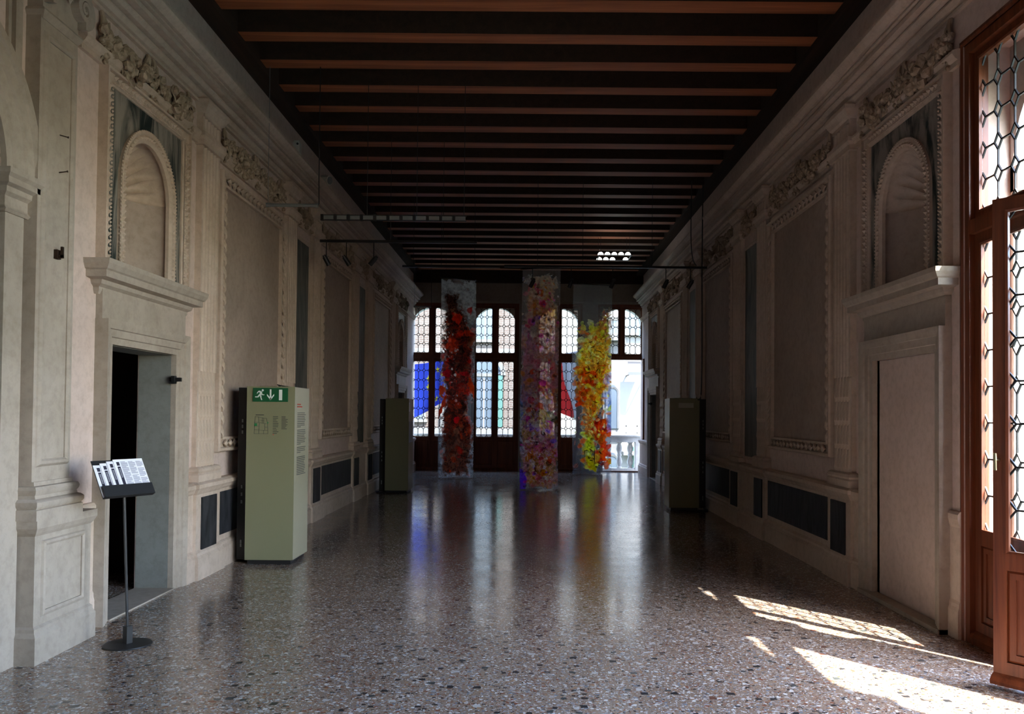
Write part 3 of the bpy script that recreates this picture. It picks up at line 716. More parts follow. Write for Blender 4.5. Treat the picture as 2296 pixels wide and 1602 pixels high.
def leaf(win, name, F, s0, s1, z0, z1, sill, nx, ny, rx, rz, objs=True, handle=False, stile=.075):
    """Casement leaf: wooden frame, leaded glass above, wooden panel below."""
    fn, FM = F; D0, D1 = -.03, .03
    mb = MB()
    mb.box(s0, s0 + stile, D0, D1, z0, z1); mb.box(s1 - stile, s1, D0, D1, z0, z1)
    mb.box(s0 + stile, s1 - stile, D0, D1, z1 - stile, z1)
    if sill: mb.box(s0 + stile, s1 - stile, D0, D1, z0, z0 + .13); mb.box(s0 + stile, s1 - stile, D0, D1, sill - .10, sill)
    else: mb.box(s0 + stile, s1 - stile, D0, D1, z0, z0 + stile)
    lf_ = mb.build(name, 'winwood', win, fn)
    gz = sill if sill else z0 + stile
    b = MB(); b.frame(s0 + stile, s1 - stile, gz, z1 - stile, [(0, D0 - .008), (-.014, D0 - .002), (-.014, D0 + .02), (0, D0 + .02)]); b.build('glazing_bead', 'winwood', lf_, fn)
    if sill:
        b = MB(); b.box(s0 + stile, s1 - stile, -.012, .012, z0 + .13, sill - .10); b.frame(s0 + stile + .05, s1 - stile - .05, z0 + .18, sill - .15, [(0, -.012), (0, -.022), (.035, -.022), (.05, -.012)]); b.build('wood_panel', 'winwood', lf_, fn)
        b = MB(); b.loft([[(s, d, z) for d, z in ((D0, z0), (D0 - .045, z0), (D0 - .05, z0 + .02), (D0 - .03, z0 + .045), (D0, z0 + .06))] for s in (s0, s1)]); b.build('weather_bar', 'winwood', lf_, fn)
    if handle:
        hd = MB(); hd.tube([(s0 + .035, D0 - .0, 1.35), (s0 + .035, D0 - .05, 1.35), (s0 + .035, D0 - .055, 1.39), (s0 + .035, D0 - .05, 1.29)], .009, 8); hd.build('handle', 'chrome', lf_, fn)
    glazing(lf_, F, s0 + stile, s1 - stile, gz, z1 - stile, nx, ny, rx, rz, 0.0, objs, .016 if rz < .055 else .011)
    return lf_

def FT(o, ex, ed):     # s along ex, d along ed (outwards), z up
    Mx = Matrix(((ex[0], ed[0], 0, o[0]), (ex[1], ed[1], 0, o[1]), (0, 0, 1, 0), (0, 0, 0, 1)))
    return (lambda s, d, z: tuple(Mx @ Vector((s, d, z)))), Mx
def swung(F, hinge_s, ang):     # frame turned about a vertical axis at s = hinge_s, local s measured from the hinge
    Mx = F[1] @ Matrix.Translation((hinge_s, 0, 0)) @ Matrix.Rotation(ang, 4, 'Z')
    return (lambda s, d, z: tuple(Mx @ Vector((s, d, z)))), Mx

def window(name, label, F, hw, ztop, ztr, sill, rz, objs=True, lower=(0, 0), nyu=5, nyl=8, lw_=0):
    """hw half width; ztr transom centre; lower = swing angle of the left / right leaf (None: closed)."""
    fn, FM = F
    w = struct(empty(name), label, 'window')
    f = MB(); fs = .06; mh = .03
    f.box(-hw, -hw + fs, -.07, .07, 0, ztop); f.box(hw - fs, hw, -.07, .07, 0, ztop); f.box(-hw + fs, hw - fs, -.07, .07, ztop - .07, ztop)
    f.box(-hw + fs, hw - fs, -.07, .07, ztr - .05, ztr + .05); f.box(-mh, mh, -.06, .06, ztr + .05, ztop - .07)
    f.box(-hw + fs, hw - fs, -.07, .07, 0, .03)
    fr = f.build('window_frame', 'winwood', w, fn)
    f = MB(); f.frame(-hw, hw, 0, ztop, [(0, -.071), (0, -.08), (.02, -.09), (.045, -.085), (.045, -.05), (0, -.05)], 3); f.build('architrave_bead', 'winwood', w, fn)
    cx = hw - fs
    leaf(w, 'fixed_light', F, -cx, -mh, ztr + .05, ztop - .07, None, 3, nyu, .045, rz, objs, stile=.05)
    leaf(w, 'fixed_light', F, mh, cx, ztr + .05, ztop - .07, None, 3, nyu, .045, rz, objs, stile=.05)
    zl = ztr - .05
    for sgn, ang in ((-1, lower[0]), (1, lower[1])):
        if ang == 0: leaf(w, 'casement_leaf', F, *((-cx, 0) if sgn < 0 else (0, cx)), .03, zl, sill, 3, nyl, .045, rz, objs)
        else:
            FF = swung(F, sgn * cx, ang); leaf(w, 'casement_leaf', FF, *((0, cx - lw_) if sgn < 0 else (-cx + lw_, 0)), .03, zl, sill, 3, nyl, .045, rz, objs, handle=True)
    return w

# far wall: four lights
FARC = (-2.71, -0.953, 0.803, 2.56); FHW, FTOP = .66, 4.66
LBL = ('leaded casement window with the blue flag behind it', 'leaded casement window with brick house behind it', 'leaded casement window with the red and white flag behind it', 'leaded window with its lower leaves standing open to the balcony')
for i, xc in enumerate(FARC):
    F = FT((xc, YF + .10), (1, 0), (0, 1))
    low = (0, 0) if i < 3 else (math.radians(-88), math.radians(86))
    window('window_%d' % (i + 1), LBL[i], F, FHW, FTOP, 3.17, .93, .05, True, low, 5, 8)
far = MB()
T_far = lambda u, w, v: (u, YF + .42 - (w + .42) + 0.0, v)
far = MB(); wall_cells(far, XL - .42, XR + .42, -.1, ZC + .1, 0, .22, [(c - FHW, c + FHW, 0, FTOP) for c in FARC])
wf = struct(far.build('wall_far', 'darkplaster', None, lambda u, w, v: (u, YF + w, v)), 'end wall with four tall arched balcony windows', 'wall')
MB().box(XL, XR, YF - .03, YF, FTOP + .05, FTOP + .20).build('picture_rail', 'darkplaster', wf)
MB().box(XL, XR, YF - .16, YF, 5.22, ZC).build('wall_beam', 'plank', wf)
def arch_plate(parent, F, hw, hole_hw, ztop, spring, d0, d1, zmax, name='stone_arch'):
    fn, FM = F; n = 20; p = MB()
    out = [(hole_hw, 0)] + [(hole_hw * math.cos(PI * i / n), spring + hole_hw * .92 * math.sin(PI * i / n)) for i in range(n + 1)] + [(-hole_hw, 0)]
    ring = []
    for s, z in out:
        if z <= spring: ring.append((hw if s > 0 else -hw, z))
        else:
            k_ = min(hw / max(abs(s), 1e-6), (zmax - spring) / (z - spring)); ring.append((s * k_, spring + (z - spring) * k_))
    for cs in (hw, -hw):
        i = min(range(1, len(ring) - 1), key=lambda q: (ring[q][0] - cs) ** 2 + (ring[q][1] - zmax) ** 2); ring[i] = (cs, zmax)
    m_ = len(out)
    for t in (d0, d1): p.v += [(s, t, z) for s, z in out] + [(s, t, z) for s, z in ring]
    for i in range(m_ - 1):
        p.f += [(i, i + 1, m_ + i + 1, m_ + i), (2 * m_ + i, 2 * m_ + i + 1, 3 * m_ + i + 1, 3 * m_ + i), (i, i + 1, 2 * m_ + i + 1, 2 * m_ + i), (m_ + i, m_ + i + 1, 3 * m_ + i + 1, 3 * m_ + i)]
    a = p.build(name, 'outstone', parent, fn)
    q = MB(); q.arch(0, spring, spring, hole_hw * .98, [(0, d1), (0, d1 + .03), (.10, d1 + .05), (.12, d1)], 20); q.build('archivolt', 'outstone', a, fn)
    # capitals of the half columns
    for s in (-1, 1): c = MB(); c.box(*sorted((s * (hole_hw - .05), s * (hw + .0))), d0 - .0, d1 + .05, spring - .20, spring - .02); c.build('capital', 'outstone', a, fn)
for i, xc in enumerate(FARC): arch_plate(wf, FT((xc, YF + .10), (1, 0), (0, 1)), .8785, .60, FTOP, 4.02, .14, .42, ZC)
MB().box(XL - .42, FARC[0] - .87, YF + .22, YF + .52, -.1, ZC).build('quoin', 'outstone', wf)
MB().box(FARC[3] + .87, XR + .42, YF + .22, YF + .52, -.1, ZC).build('quoin', 'outstone', wf)
# right hand windows
RL = ('red-brown casement window with leaded glass and one leaf standing ajar', 'casement window next to the ajar leaf', 'casement window next but one to the ajar leaf', 'unseen casement window added for more skylight, furthest from the ajar leaf')
for i, uc in enumerate(RWIN):
    F = FT((XR + .08, uc), (0, -1), (1, 0))
    low = (0, math.radians(38)) if i == 0 else ((math.radians(94), math.radians(100)) if i == 1 else (0, 0))
    window('window_%d' % (5 + i), RL[i], F, .80, 4.29, 2.96, .80, .058, i == 0, low, 5, 8, .07)
    arch_plate(wr, F, WSP / 2, .76, 4.29, 3.43, .26, .42, ZC)
MB().box(XR + .38, XR + .63, RWIN[0] + WSP / 2, 8, -.1, ZC).build('quoin', 'outstone', wr)
# back wall behind the viewer
struct(MB().box(XL - .42, XR + .42, YB - .3, YB, -.1, ZC + .1).build('wall_back', 'plaster'), 'plain plaster wall opposite the balcony windows', 'wall')

# ================================================================== banners
def paint_canvas(nx, ny):
    return np.zeros((ny, nx, 4), np.float32)
def splat(c, cx, cy, rx, ry, col, a=1.0, ang=0.0, rough=0.5, seed=None):
    ny, nx, _ = c.shape; asp = ASP
    X, Y = np.meshgrid((np.arange(nx) + .5) / nx, (np.arange(ny) + .5) / ny)
    R_ = max(rx, ry) * 1.8
    j0, j1 = int(max(0, (cy - R_ / asp) * ny)), int(min(ny, (cy + R_ / asp) * ny + 1)); i0, i1 = int(max(0, (cx - R_) * nx)), int(min(nx, (cx + R_) * nx + 1))
    if j1 <= j0 or i1 <= i0: return
    x = X[j0:j1, i0:i1] - cx; y_ = (Y[j0:j1, i0:i1] - cy) * asp
    ca, sa = math.cos(ang), math.sin(ang); p = (x * ca + y_ * sa) / rx; q = (-x * sa + y_ * ca) / ry
    d = np.sqrt(p * p + q * q)
    d = d + rough * (NOISE[j0:j1, i0:i1] - .5) * 1.4
    k_ = np.clip((1 - d) * 5, 0, 1) * a
    s = c[j0:j1, i0:i1]
    for ch in range(3): s[..., ch] = s[..., ch] * (1 - k_) + col[ch] * k_
    s[..., 3] = np.maximum(s[..., 3] * (1 - k_ * .2), 0) + (1 - s[..., 3]) * k_
def fractal(nx, ny, seed, cells=6):
    r = np.random.default_rng(seed); out = np.zeros((ny, nx)); amp = 1; tot = 0
    for o_ in range(5):
        gx, gy = int(cells * 2 ** o_) + 2, int(cells * ASP * 2 ** o_) + 2
        g_ = r.random((gy, gx)); x = np.linspace(0, gx - 1.001, nx); y_ = np.linspace(0, gy - 1.001, ny)
        xi, yi = x.astype(int), y_.astype(int); fx, fy = (x - xi)[None, :], (y_ - yi)[:, None]
        fx = fx * fx * (3 - 2 * fx); fy = fy * fy * (3 - 2 * fy)
        out += amp * ((g_[np.ix_(yi, xi)] * (1 - fx) + g_[np.ix_(yi, xi + 1)] * fx) * (1 - fy) + (g_[np.ix_(yi + 1, xi)] * (1 - fx) + g_[np.ix_(yi + 1, xi + 1)] * fx) * fy)
        tot += amp; amp *= .62
    out /= tot; return np.clip((out - .5) * 1.9 + .5, 0, 1)
ASP = 5.5
def strokes(c, n, region, cols, seed, size=(.02, .07), a=.8, thin=.3):
    r = random.Random(seed)
    for i in range(n):
        x, y_ = region(r)
        if x is None: continue
        s = r.uniform(*size); splat(c, x, y_, s, s * r.uniform(thin, 1), rgb(r.choice(cols)), a * r.uniform(.5, 1), r.uniform(0, PI), .7)

def banner(name, label, loc, rz, wid, hgt, painter, curl, rod_tilt=0.0, seed=1, gain=1.0):
    global NOISE, ASP
    nx, ny = 110, 560
    ASP = hgt / wid
    NOISE = fractal(nx, ny, seed, 7)
    c = paint_canvas(nx, ny); c[..., :3] = rgb('#9a9a98'); c[..., 3] = 0.04
    painter(c)
    c[..., :3] *= gain; mxv = c[..., :3].max(-1, keepdims=True); c[..., :3] = np.where(mxv > .92, c[..., :3] * .92 / np.maximum(mxv, 1e-6), c[..., :3])
    # fine texture of the brushwork
    fn_ = fractal(nx, ny, seed + 50, 18); c[..., :3] *= (0.62 + .76 * fn_[..., None]); c[..., :3] = np.clip(c[..., :3], 0, 1)
    c[..., 3] = np.clip(c[..., 3] * (0.82 + .3 * fractal(nx, ny, seed + 9, 14)), 0, 1)
    t = thing(name, label, 'artwork', loc, rz, None)
    me = bpy.data.meshes.new('film')
    vs_ = []
    for j in range(ny):
        q = j / (ny - 1)
        for i in range(nx):
            p = i / (nx - 1) - .5
            wob = .035 * math.sin(q * 5.1 + seed) * p * 2 + .02 * math.sin(q * 9 + seed * 2) + curl * p * p
            vs_.append((p * wid + .018 * math.sin(q * 4.2 + seed) , wob * (0.25 + q), (1 - q) * hgt + .012 * math.sin(p * 7 + seed) * q))
    fs = [(j * nx + i, (j + 1) * nx + i, (j + 1) * nx + i + 1, j * nx + i + 1) for j in range(ny - 1) for i in range(nx - 1)]
    me.from_pydata(vs_, [], fs)
    at = me.color_attributes.new('paint', 'FLOAT_COLOR', 'POINT'); at.data.foreach_set('color', c.reshape(-1).astype(np.float32)); me.shade_smooth()
    o = obj('painted_film', me, 'film', t)
    sd = o.modifiers.new('thickness', 'SOLIDIFY'); sd.thickness = .0006
    MB().tube([(-wid / 2 - .03, 0, hgt + .01 + rod_tilt), (wid / 2 + .03, 0, hgt + .01 - rod_tilt)], .009, 8).build('hanging_rod', 'black', t)
    for s in (-.35, .35): MB().tube([(s * wid, 0, hgt + .01), (s * wid, 0, ZC - loc[2] - .02)], .0025, 5).build('wire', 'black', t)
    return t

def spine(pts):
    def f(t):
        for (a, x), (b, y_) in zip(pts, pts[1:]):
            if a <= t <= b: return x + (y_ - x) * (t - a) / (b - a)
        return pts[-1][1]
    return f
def warped(nx, ny, seed, cells, amp):
    n0 = fractal(nx, ny, seed, cells); wx = fractal(nx, ny, seed + 1, 4) - .5; wy = fractal(nx, ny, seed + 2, 4) - .5
    I = np.clip(np.arange(nx)[None, :] + (wx * amp * nx).astype(int), 0, nx - 1); J = np.clip(np.arange(ny)[:, None] + (wy * amp * nx).astype(int), 0, ny - 1)
    return n0[J, I]
def field(c, bands, left, right, seed, alpha, soft=.10, t0=0.0, t1=1.0, cells=7):
    """Continuous brushed ground: colours picked from a palette that changes down the sheet."""
    ny, nx, _ = c.shape
    n1 = warped(nx, ny, seed, cells, .5); n2 = warped(nx, ny, seed + 10, cells * 1.7, .3); n3 = fractal(nx, ny, seed + 20, 5)
    Y, X = np.mgrid[0:ny, 0:nx]; X = (X + .5) / nx; Y = (Y + .5) / ny
    out = np.zeros((ny, nx, 3)); wsum = np.zeros((ny, nx, 1))
    for a, b, cols in bands:
        P_ = np.array([rgb(h_) for h_ in cols]); m = (a + b) / 2; hw_ = (b - a) / 2 + .03
        w_ = np.clip(1 - np.abs(Y + (n3 - .5) * .10 - m) / hw_, 0, 1)[..., None] ** .7 + 1e-5
        q = np.clip((n1 * .75 + n2 * .25 - .08) / .84, 0, .999) * len(P_); k_ = np.clip(q.astype(int), 0, len(P_) - 1)
        f_ = np.clip((q - k_ - .5) * 3 + .5, 0, 1)[..., None]; k2 = np.minimum(k_ + 1, len(P_) - 1)
        out += w_ * (P_[k_] * (1 - f_) + P_[k2] * f_); wsum += w_
    out /= wsum
    lo = np.interp(Y[:, 0], *zip(*left))[:, None]; hi = np.interp(Y[:, 0], *zip(*right))[:, None]
    e = (n2 - .5) * .2
    cov = np.clip((X - lo + e) / soft, 0, 1) * np.clip((hi - X + e) / soft, 0, 1) * np.clip((Y - t0 + e * .2) / .02, 0, 1) * np.clip((t1 - Y + e * .2) / .02, 0, 1)
    k_ = cov * alpha
    c[..., :3] = c[..., :3] * (1 - k_[..., None]) + out * k_[..., None]
    c[..., 3] = np.maximum(c[..., 3], k_)
def paint_red(c):
    D = ('#1d0c06', '#3a1409', '#5a1c08', '#2b1008', '#150a06', '#74280e', '#301a10')
    for i in range(60): splat(c, random.uniform(.05, .95), random.uniform(.02, .2), .2, .2, rgb('#6a6a68'), .14, 0, .6)
    field(c, [(.05, .25, ('#2a1a14', '#4a2a1c', '#1d0f0a', '#5a3a2a', '#3a1d10')), (.2, .5, D + ('#8a2f08', '#a03a10')), (.45, .6, ('#4a1414', '#741a1a', '#2b1510', '#5a3a34', '#8a2418')), (.55, .8, D + ('#8a3a08', '#4a1408')), (.78, 1, ('#3a2a20', '#26140c', '#6a3a24', '#4a4038', '#5a2c18', '#1d120c'))],
          [(0, .1), (.1, .05), (.5, .03), (.55, .1), (1, .02)], [(0, .5), (.12, .55), (.2, .75), (.3, .98), (.56, .99), (.6, .85), (.7, .86), (.74, 1.05), (1, .95)], 3, .97, .12, .06)
    for (x, t, rx, ry, h_) in ((.10, .565, .09, .16, '#e86408'), (.08, .65, .05, .40, '#d85500'), (.93, .55, .09, .30, '#e86a08'), (.5, .20, .16, .14, '#b93a10'), (.35, .345, .13, .22, '#a8400f'), (.2, .475, .15, .10, '#b01428'), (.72, .48, .11, .07, '#a01828'), (.5, .715, .06, .10, '#b80f30'), (.3, .41, .12, .10, '#8a1f14'), (.88, .3, .10, .25, '#6a3a18'), (.55, .28, .2, .1, '#8a2a10')):
        splat(c, x, t, rx, ry, rgb(h_), .85, wrand(.4), .9)
    reg = lambda r: (r.uniform(.05, .92), r.uniform(.15, .97))
    strokes(c, 160, reg, ('#6a2408', '#9a3a0c', '#2a0e06', '#84180e', '#120805', '#7b5a44'), 4, (.03, .11), .7, .12)
    for (x, t) in ((.1, .24), (.16, .27), (.33, .40), (.42, .36), (.3, .45), (.45, .62), (.4, .5)):
        strokes(c, 7, lambda r, x=x, t=t: (x + r.gauss(0, .07), t + r.gauss(0, .014)), ('#d8d2cc', '#9a9088', '#f0ece6'), int(x * 100), (.012, .04), .8, .1)
def paint_violet(c):
    field(c, [(.0, .12, ('#8a7a4a', '#b8a870', '#4a4438', '#a89a84', '#6a5a48')), (.1, .3, ('#6a2a2a', '#9a6a38', '#c09a50', '#5a3a30', '#a48a6a', '#4a2c34')), (.26, .45, ('#6a4a70', '#8a3a7a', '#c8a0b8', '#5a1a30', '#d8c8c0', '#a86a3a', '#8a7a80')), (.42, .55, ('#8a5a60', '#a84a20', '#6a2440', '#b89a96', '#4a2a38', '#c07a40')), (.5, .64, ('#a86a18', '#c08a20', '#7a4a58', '#d890b0', '#402a60', '#d8b8b0')), (.62, .78, ('#d0a8a8', '#8a1a4a', '#3a2a6a', '#b89a90', '#c8b060', '#183a30', '#6a2a70')), (.74, .88, ('#c878a8', '#d0b8b8', '#7a1a3a', '#b8508a', '#c88a28', '#b090a0')), (.85, 1, ('#c88a20', '#8a5a18', '#a84a28', '#b89a98', '#d0a040', '#6a3a28'))],
          [(0, .2), (.12, .1), (.2, .02), (.3, -.05), (1, -.05)], [(0, .88), (.15, .95), (.3, 1.08), (1, 1.08)], 21, .76, .15, .03, 1.0, 3.2)
    for (x, t, rx, ry, h_, al) in ((.05, .95, .13, .3, '#5a2aa8', .85), (.02, .62, .06, .6, '#2a5a78', .6), (.03, .8, .08, .5, '#1a4a5a', .6), (.92, .68, .10, .16, '#0a1a18', .85), (.58, .525, .09, .08, '#d838b0', .85), (.3, .86, .16, .14, '#d08818', .75), (.15, .3, .15, .3, '#5a4a70', .4)): splat(c, x, t, rx, ry, rgb(h_), al, wrand(.4), .9)
    reg = lambda r: (min(1, max(0, r.gauss(.52, .24))), r.uniform(.05, .99))
    strokes(c, 300, reg, ('#f0e8e0', '#e8d8c8', '#2a1418', '#301820', '#4a2a10', '#f4ece0', '#701838', '#c89020', '#8a2070', '#b85018', '#3a2a70'), 77, (.03, .11), .85, .12)
    strokes(c, 160, reg, ('#ffffff', '#1a0c10', '#f0e0c0', '#200c14'), 78, (.015, .05), .9, .10)
def paint_yellow(c):
    field(c, [(.1, .28, ('#a86a40', '#b03820', '#d89a60', '#8a6a40', '#d0c060')), (.25, .45, ('#e8d84a', '#e0a820', '#d8d878', '#e8b828', '#c8901c', '#f0e890')), (.42, .6, ('#d85a08', '#e8a818', '#c84808', '#e8d84a', '#e07808', '#e8c828')), (.55, .72, ('#e8a010', '#d8c850', '#f0b810', '#c86a10', '#b8b878')), (.68, .82, ('#a8b878', '#c8a030', '#889868', '#e88a20', '#d8d890')), (.8, 1, ('#c8d020', '#b0b818', '#d8e030', '#a8a010', '#c88a20'))],
          [(0, .8), (.18, .62), (.24, .45), (.3, .12), (.45, .02), (.6, .12), (.68, .25), (.85, .15), (1, .3)], [(0, .9), (.3, 1.05), (.5, 1.08), (.58, .9), (.68, .74), (.78, .72), (.9, .62), (1, .6)], 41, .92, .16, .12, .985)
    strokes(c, 90, lambda r: (min(.97, max(.5, r.gauss(.78, .09))), r.uniform(.72, .95)), ('#e85a08', '#d84808', '#f07810', '#b83408', '#e88a20', '#8a2408'), 35, (.06, .13), .92, .5)
    strokes(c, 50, lambda r: (r.gauss(.28, .10), r.uniform(.46, .64)), ('#e07808', '#d85a08', '#c84808', '#e89a18'), 33, (.05, .12), .85, .4)
    for (x, t, rx, ry) in ((.9, .58, .12, .3), (.95, .7, .08, .4), (.88, .5, .1, .2)): splat(c, x, t, rx, ry, rgb('#8aa0d0'), .45, 0, .9)
    strokes(c, 220, lambda r: (r.gauss(.5, .22), r.uniform(.2, .97)), ('#f0e060', '#e89018', '#d86010', '#f4f0b0', '#8a5a10', '#c8d040'), 38, (.03, .10), .7, .10)
    splat(c, .47, .945, .08, .26, rgb('#c8b810'), .95, -.55, .15)
    for i in range(34):
        x, t = random.uniform(.25, .75), random.choice((random.uniform(.3, .7), random.uniform(.85, .97))); splat(c, x, t, random.uniform(.02, .08), random.uniform(.006, .014), rgb('#141008'), .95, random.uniform(0, PI), .4)
    splat(c, .12, .955, .12, .012, rgb('#10100c'), .95, -.9, .2); splat(c, .56, .9, .25, .012, rgb('#141008'), .9, PI / 2, .2)
banner('hanging_banner', 'tall clear film banner painted dark red, brown and orange, hung before the windows', (-1.76, 20.7, .03), math.radians(12), .86, 4.85, paint_red, .06, .03, 1, 3.6)
banner('hanging_banner', 'tall clear film banner painted violet, pink and ochre, hung before the windows', (.225, 17.75, .03), math.radians(-6), .80, 4.62, paint_violet, -.05, -.02, 2, 5.5)
banner('hanging_banner', 'tall clear film banner painted bright yellow and orange, hung before the windows', (1.66, 22.3, .03), math.radians(4), 1.04, 4.98, paint_yellow, .05, .015, 3, 1.6)

# ================================================================== flags, balcony and houses outside the far windows
def flag(name, label, pts_fn, nx, ny, colour, staff):
    t = thing(name, label, 'flag', staff[0])
    me = bpy.data.meshes.new('cloth'); vs_ = []; cs = []
    for j in range(ny):
        for i in range(nx):
            a, b = i / (nx - 1), j / (ny - 1); vs_.append(pts_fn(a, b)); cs.append((*colour(a, b), 1))
    me.from_pydata(vs_, [], [(j * nx + i, j * nx + i + 1, (j + 1) * nx + i + 1, (j + 1) * nx + i) for j in range(ny - 1) for i in range(nx - 1)])
    at = me.color_attributes.new('paint', 'FLOAT_COLOR', 'POINT'); at.data.foreach_set('color', np.array(cs, np.float32).reshape(-1)); me.shade_smooth()
    o = obj('cloth', me, 'flag', t); sd = o.modifiers.new('thickness', 'SOLIDIFY'); sd.thickness = .002
    MB().tube([(0, 0, 0), tuple(Vector(staff[1]) - Vector(staff[0]))], .02, 8).build('flag_staff', 'outstone', t)
    return t
def star_in(x, y_, cx, cy_, r):
    a = math.atan2(x - cx, y_ - cy_); d = math.hypot(x - cx, y_ - cy_); k_ = abs(((a / (2 * PI / 5)) % 1) - .5) * 2
    return d < r * (0.40 + .6 * max(0, (k_ - .0)) ** 1.6)
def eu(a, b):
    x, y_ = a * 1.5, b
    for i in range(12):
        an = i * PI / 6
        if star_in(x, y_, .75 + .33 * math.sin(an), .5 + .33 * math.cos(an), .075): return (0.55, 0.46, 0.03)
    return (0.050, 0.075, 0.40)
Y0 = 24.75
# blue flag: hoist to the right near the window pier, flies down to the left
def eu_pts(a, b):       # a along fly from hoist (right) to left, b from bottom to top
    x = -1.95 - 1.55 * a - .10 * math.sin(6 * a)
    z = 2.05 + 1.05 * b - .55 * (a ** 1.5) * (1 - b) + .15 * (1 - a) * (b - .3) - .10 * a
    return (x + 1.85 + .05 * math.sin(b * 5), .2 + .12 * math.sin(7 * a + 2 * b) + .05 * math.sin(13 * a), z - 1.0)
flag('draped_flag', 'blue flag with gold stars flying outside the windows', lambda a, b: eu_pts(1 - a, b), 150, 100, lambda a, b: eu(a, b), ((-1.85, 24.56, 1.0018), (-1.85, Y0, 3.35)))
def it(a, b): return (0.38, 0.38, 0.41) if .22 + .30 * (1 - b) ** 1.5 < a < .8 else ((0.46, 0.050, 0.052) if a < .5 else (0.02, 0.25, 0.07))
def it_pts(a, b):
    # hangs from a slanted staff: stripes run down
    x = .55 + 1.5 * a + .35 * (1 - b) * (.5 - a) + .03 * math.sin(b * 9)
    z = 3.25 - 1.55 * (1 - b) - .45 * a * (1 - b) + .35 * a * b
    return (x - .55, .2 + .08 * math.sin(10 * a + 2 * b), z - 1.0)
flag('draped_flag', 'red, white and green flag hanging outside the windows', it_pts, 90, 70, it, ((.55, 24.55, 1.0018), (.55, Y0, 3.4)))

bal = thing('balustrade', 'pale stone balcony balustrade with turned balusters outside the windows', 'balustrade', (0, 24.55, 0))
bp = [(.055, 0), (.075, .0), (.075, .05), (.05, .07), (.055, .09), (.085, .17), (.088, .22), (.06, .32), (.05, .36), (.07, .37), (.07, .42), (.05, .43), (.06, .47), (.088, .56), (.085, .62), (.055, .71), (.05, .73), (.075, .745), (.075, .79), (.05, .79)]
bm_ = MB().lathe(bp, 12).mesh('baluster', smooth=True); bm_.materials.append(M['outstone'])
MB().box(-3.9, 3.85, -.15, .15, .80, .96).box(-3.9, 3.85, -.18, .18, .955, 1.0).build('handrail', 'outstone', bal)
MB().box(-3.9, 3.85, -.14, .14, -.06, .05).build('plinth', 'outstone', bal)
for i in range(24): 
    x = 2.62 + .315 * (i - 20)
    if abs(x - 0.0) > .05 and x < 3.4: inst('baluster', bm_, Matrix.Translation((x, 0, .03)), bal)
for x in (-3.75, -.08, 3.2): MB().box(x - .13, x + .13, -.16, .16, .02, .82).build('pier', 'outstone', bal)
st_ = MB().box(-4.0, 4.0, YF + .45, 25.0, -.45, -.06).build('balcony_slab', 'outstone'); struct(st_, 'stone slab of the balcony outside the far windows', 'balcony')

def opening(house, u0, u1, z0, z1, y, frame='housestone', glass='winglass', fw=.14, name='window'):
    o = MB().box(u0, u1, y - .02, y + .05, z0, z1).build(name, glass, house)
    f = MB(); f.frame(u0, u1, z0, z1, [(0, 0), (0, .10), (fw, .12), (fw, 0)]); f.v = [(a, y - b, c) for a, b, c in f.v]; f.build('window_surround', frame, o)
    m = MB(); m.box((u0 + u1) / 2 - .03, (u0 + u1) / 2 + .03, y - .05, y, z0, z1); m.build('mullion', 'render', o)
    MB().box(u0 - fw - .06, u1 + fw + .06, y - .22, y, z0 - .12 - fw * .0, z0).build('window_sill', 'housestone', o)
    return o
YH = 38.0
bh = thing('brick_house', 'old brick house with stone framed windows across the canal', 'house', (0, 0, 0))
MB().box(-14, .35, YH, YH + 5, -6, 11).build('wall', 'brick', bh)
MB().box(-14.1, .40, YH - .18, YH, 4.25, 4.5).build('string_course', 'housestone', bh)
MB().box(-14.1, .40, YH - .25, YH, .55, .95).build('string_course', 'housestone', bh)
opening(bh, -5.45, -4.75, 1.3, 3.3, YH); opening(bh, -2.45, -1.55, 4.9, 6.6, YH)
o = opening(bh, -2.40, -1.65, .95, 3.25, YH)
lun = MB(); lun.prism([(.75 * math.cos(PI * i / 16), .75 * math.sin(PI * i / 16)) for i in range(17)], 0, .06, lambda a, b, t: (-2.02 + a, YH - t, 3.35 + b)); lun.build('lunette', 'winglass', bh)
ar_ = MB(); ar_.arch(-2.02, 3.3, 3.35, .75, [(0, 0), (0, .14), (.2, .16), (.2, 0)]); ar_.v = [(a, YH - b, c) for a, b, c in ar_.v]; ar_.build('stone_arch', 'housestone', bh)
for x in (-2.72, -1.33): MB().box(x - .16, x + .16, YH - .12, YH - .06, .98, 3.3).build('shutter', 'shutter', bh)
MB().box(-3.95, -3.55, YH - .15, YH, -6, 4.3).build('stone_pilaster', 'housestone', bh)
wh = thing('white_house', 'white rendered house across the canal', 'house', (0, 0, 0))
MB().box(.40, 16, YH + 1.5, YH + 7, -6, 10).build('wall', 'render', wh)
opening(wh, 4.55, 5.5, 5.4, 6.6, YH + 1.5); opening(wh, 3.8, 4.35, 4.6, 6.0, YH + 1.5); opening(wh, 7, 8, 2, 4, YH + 1.5)
MB().box(4.75, 5.6, YH + 1.42, YH + 1.5, -2.0, .1).build('door', 'shutter', wh)
rl = MB(); rl.box(4.4, 9, YH + .5, YH + .55, 1.05, 1.1); rl.box(4.4, 9, YH + .5, YH + .55, .75, .78)
for i in range(10): rl.box(4.4 + i * .5, 4.44 + i * .5, YH + .5, YH + .54, -.1, 1.1)
rl.build('terrace_railing', 'housestone', wh); MB().box(4.3, 9, YH + .4, YH + 1.5, -.25, -.1).build('terrace', 'housestone', wh)
AWO = Vector((5.0, YH + .9, 3.7))
a2 = MB(); secs = []
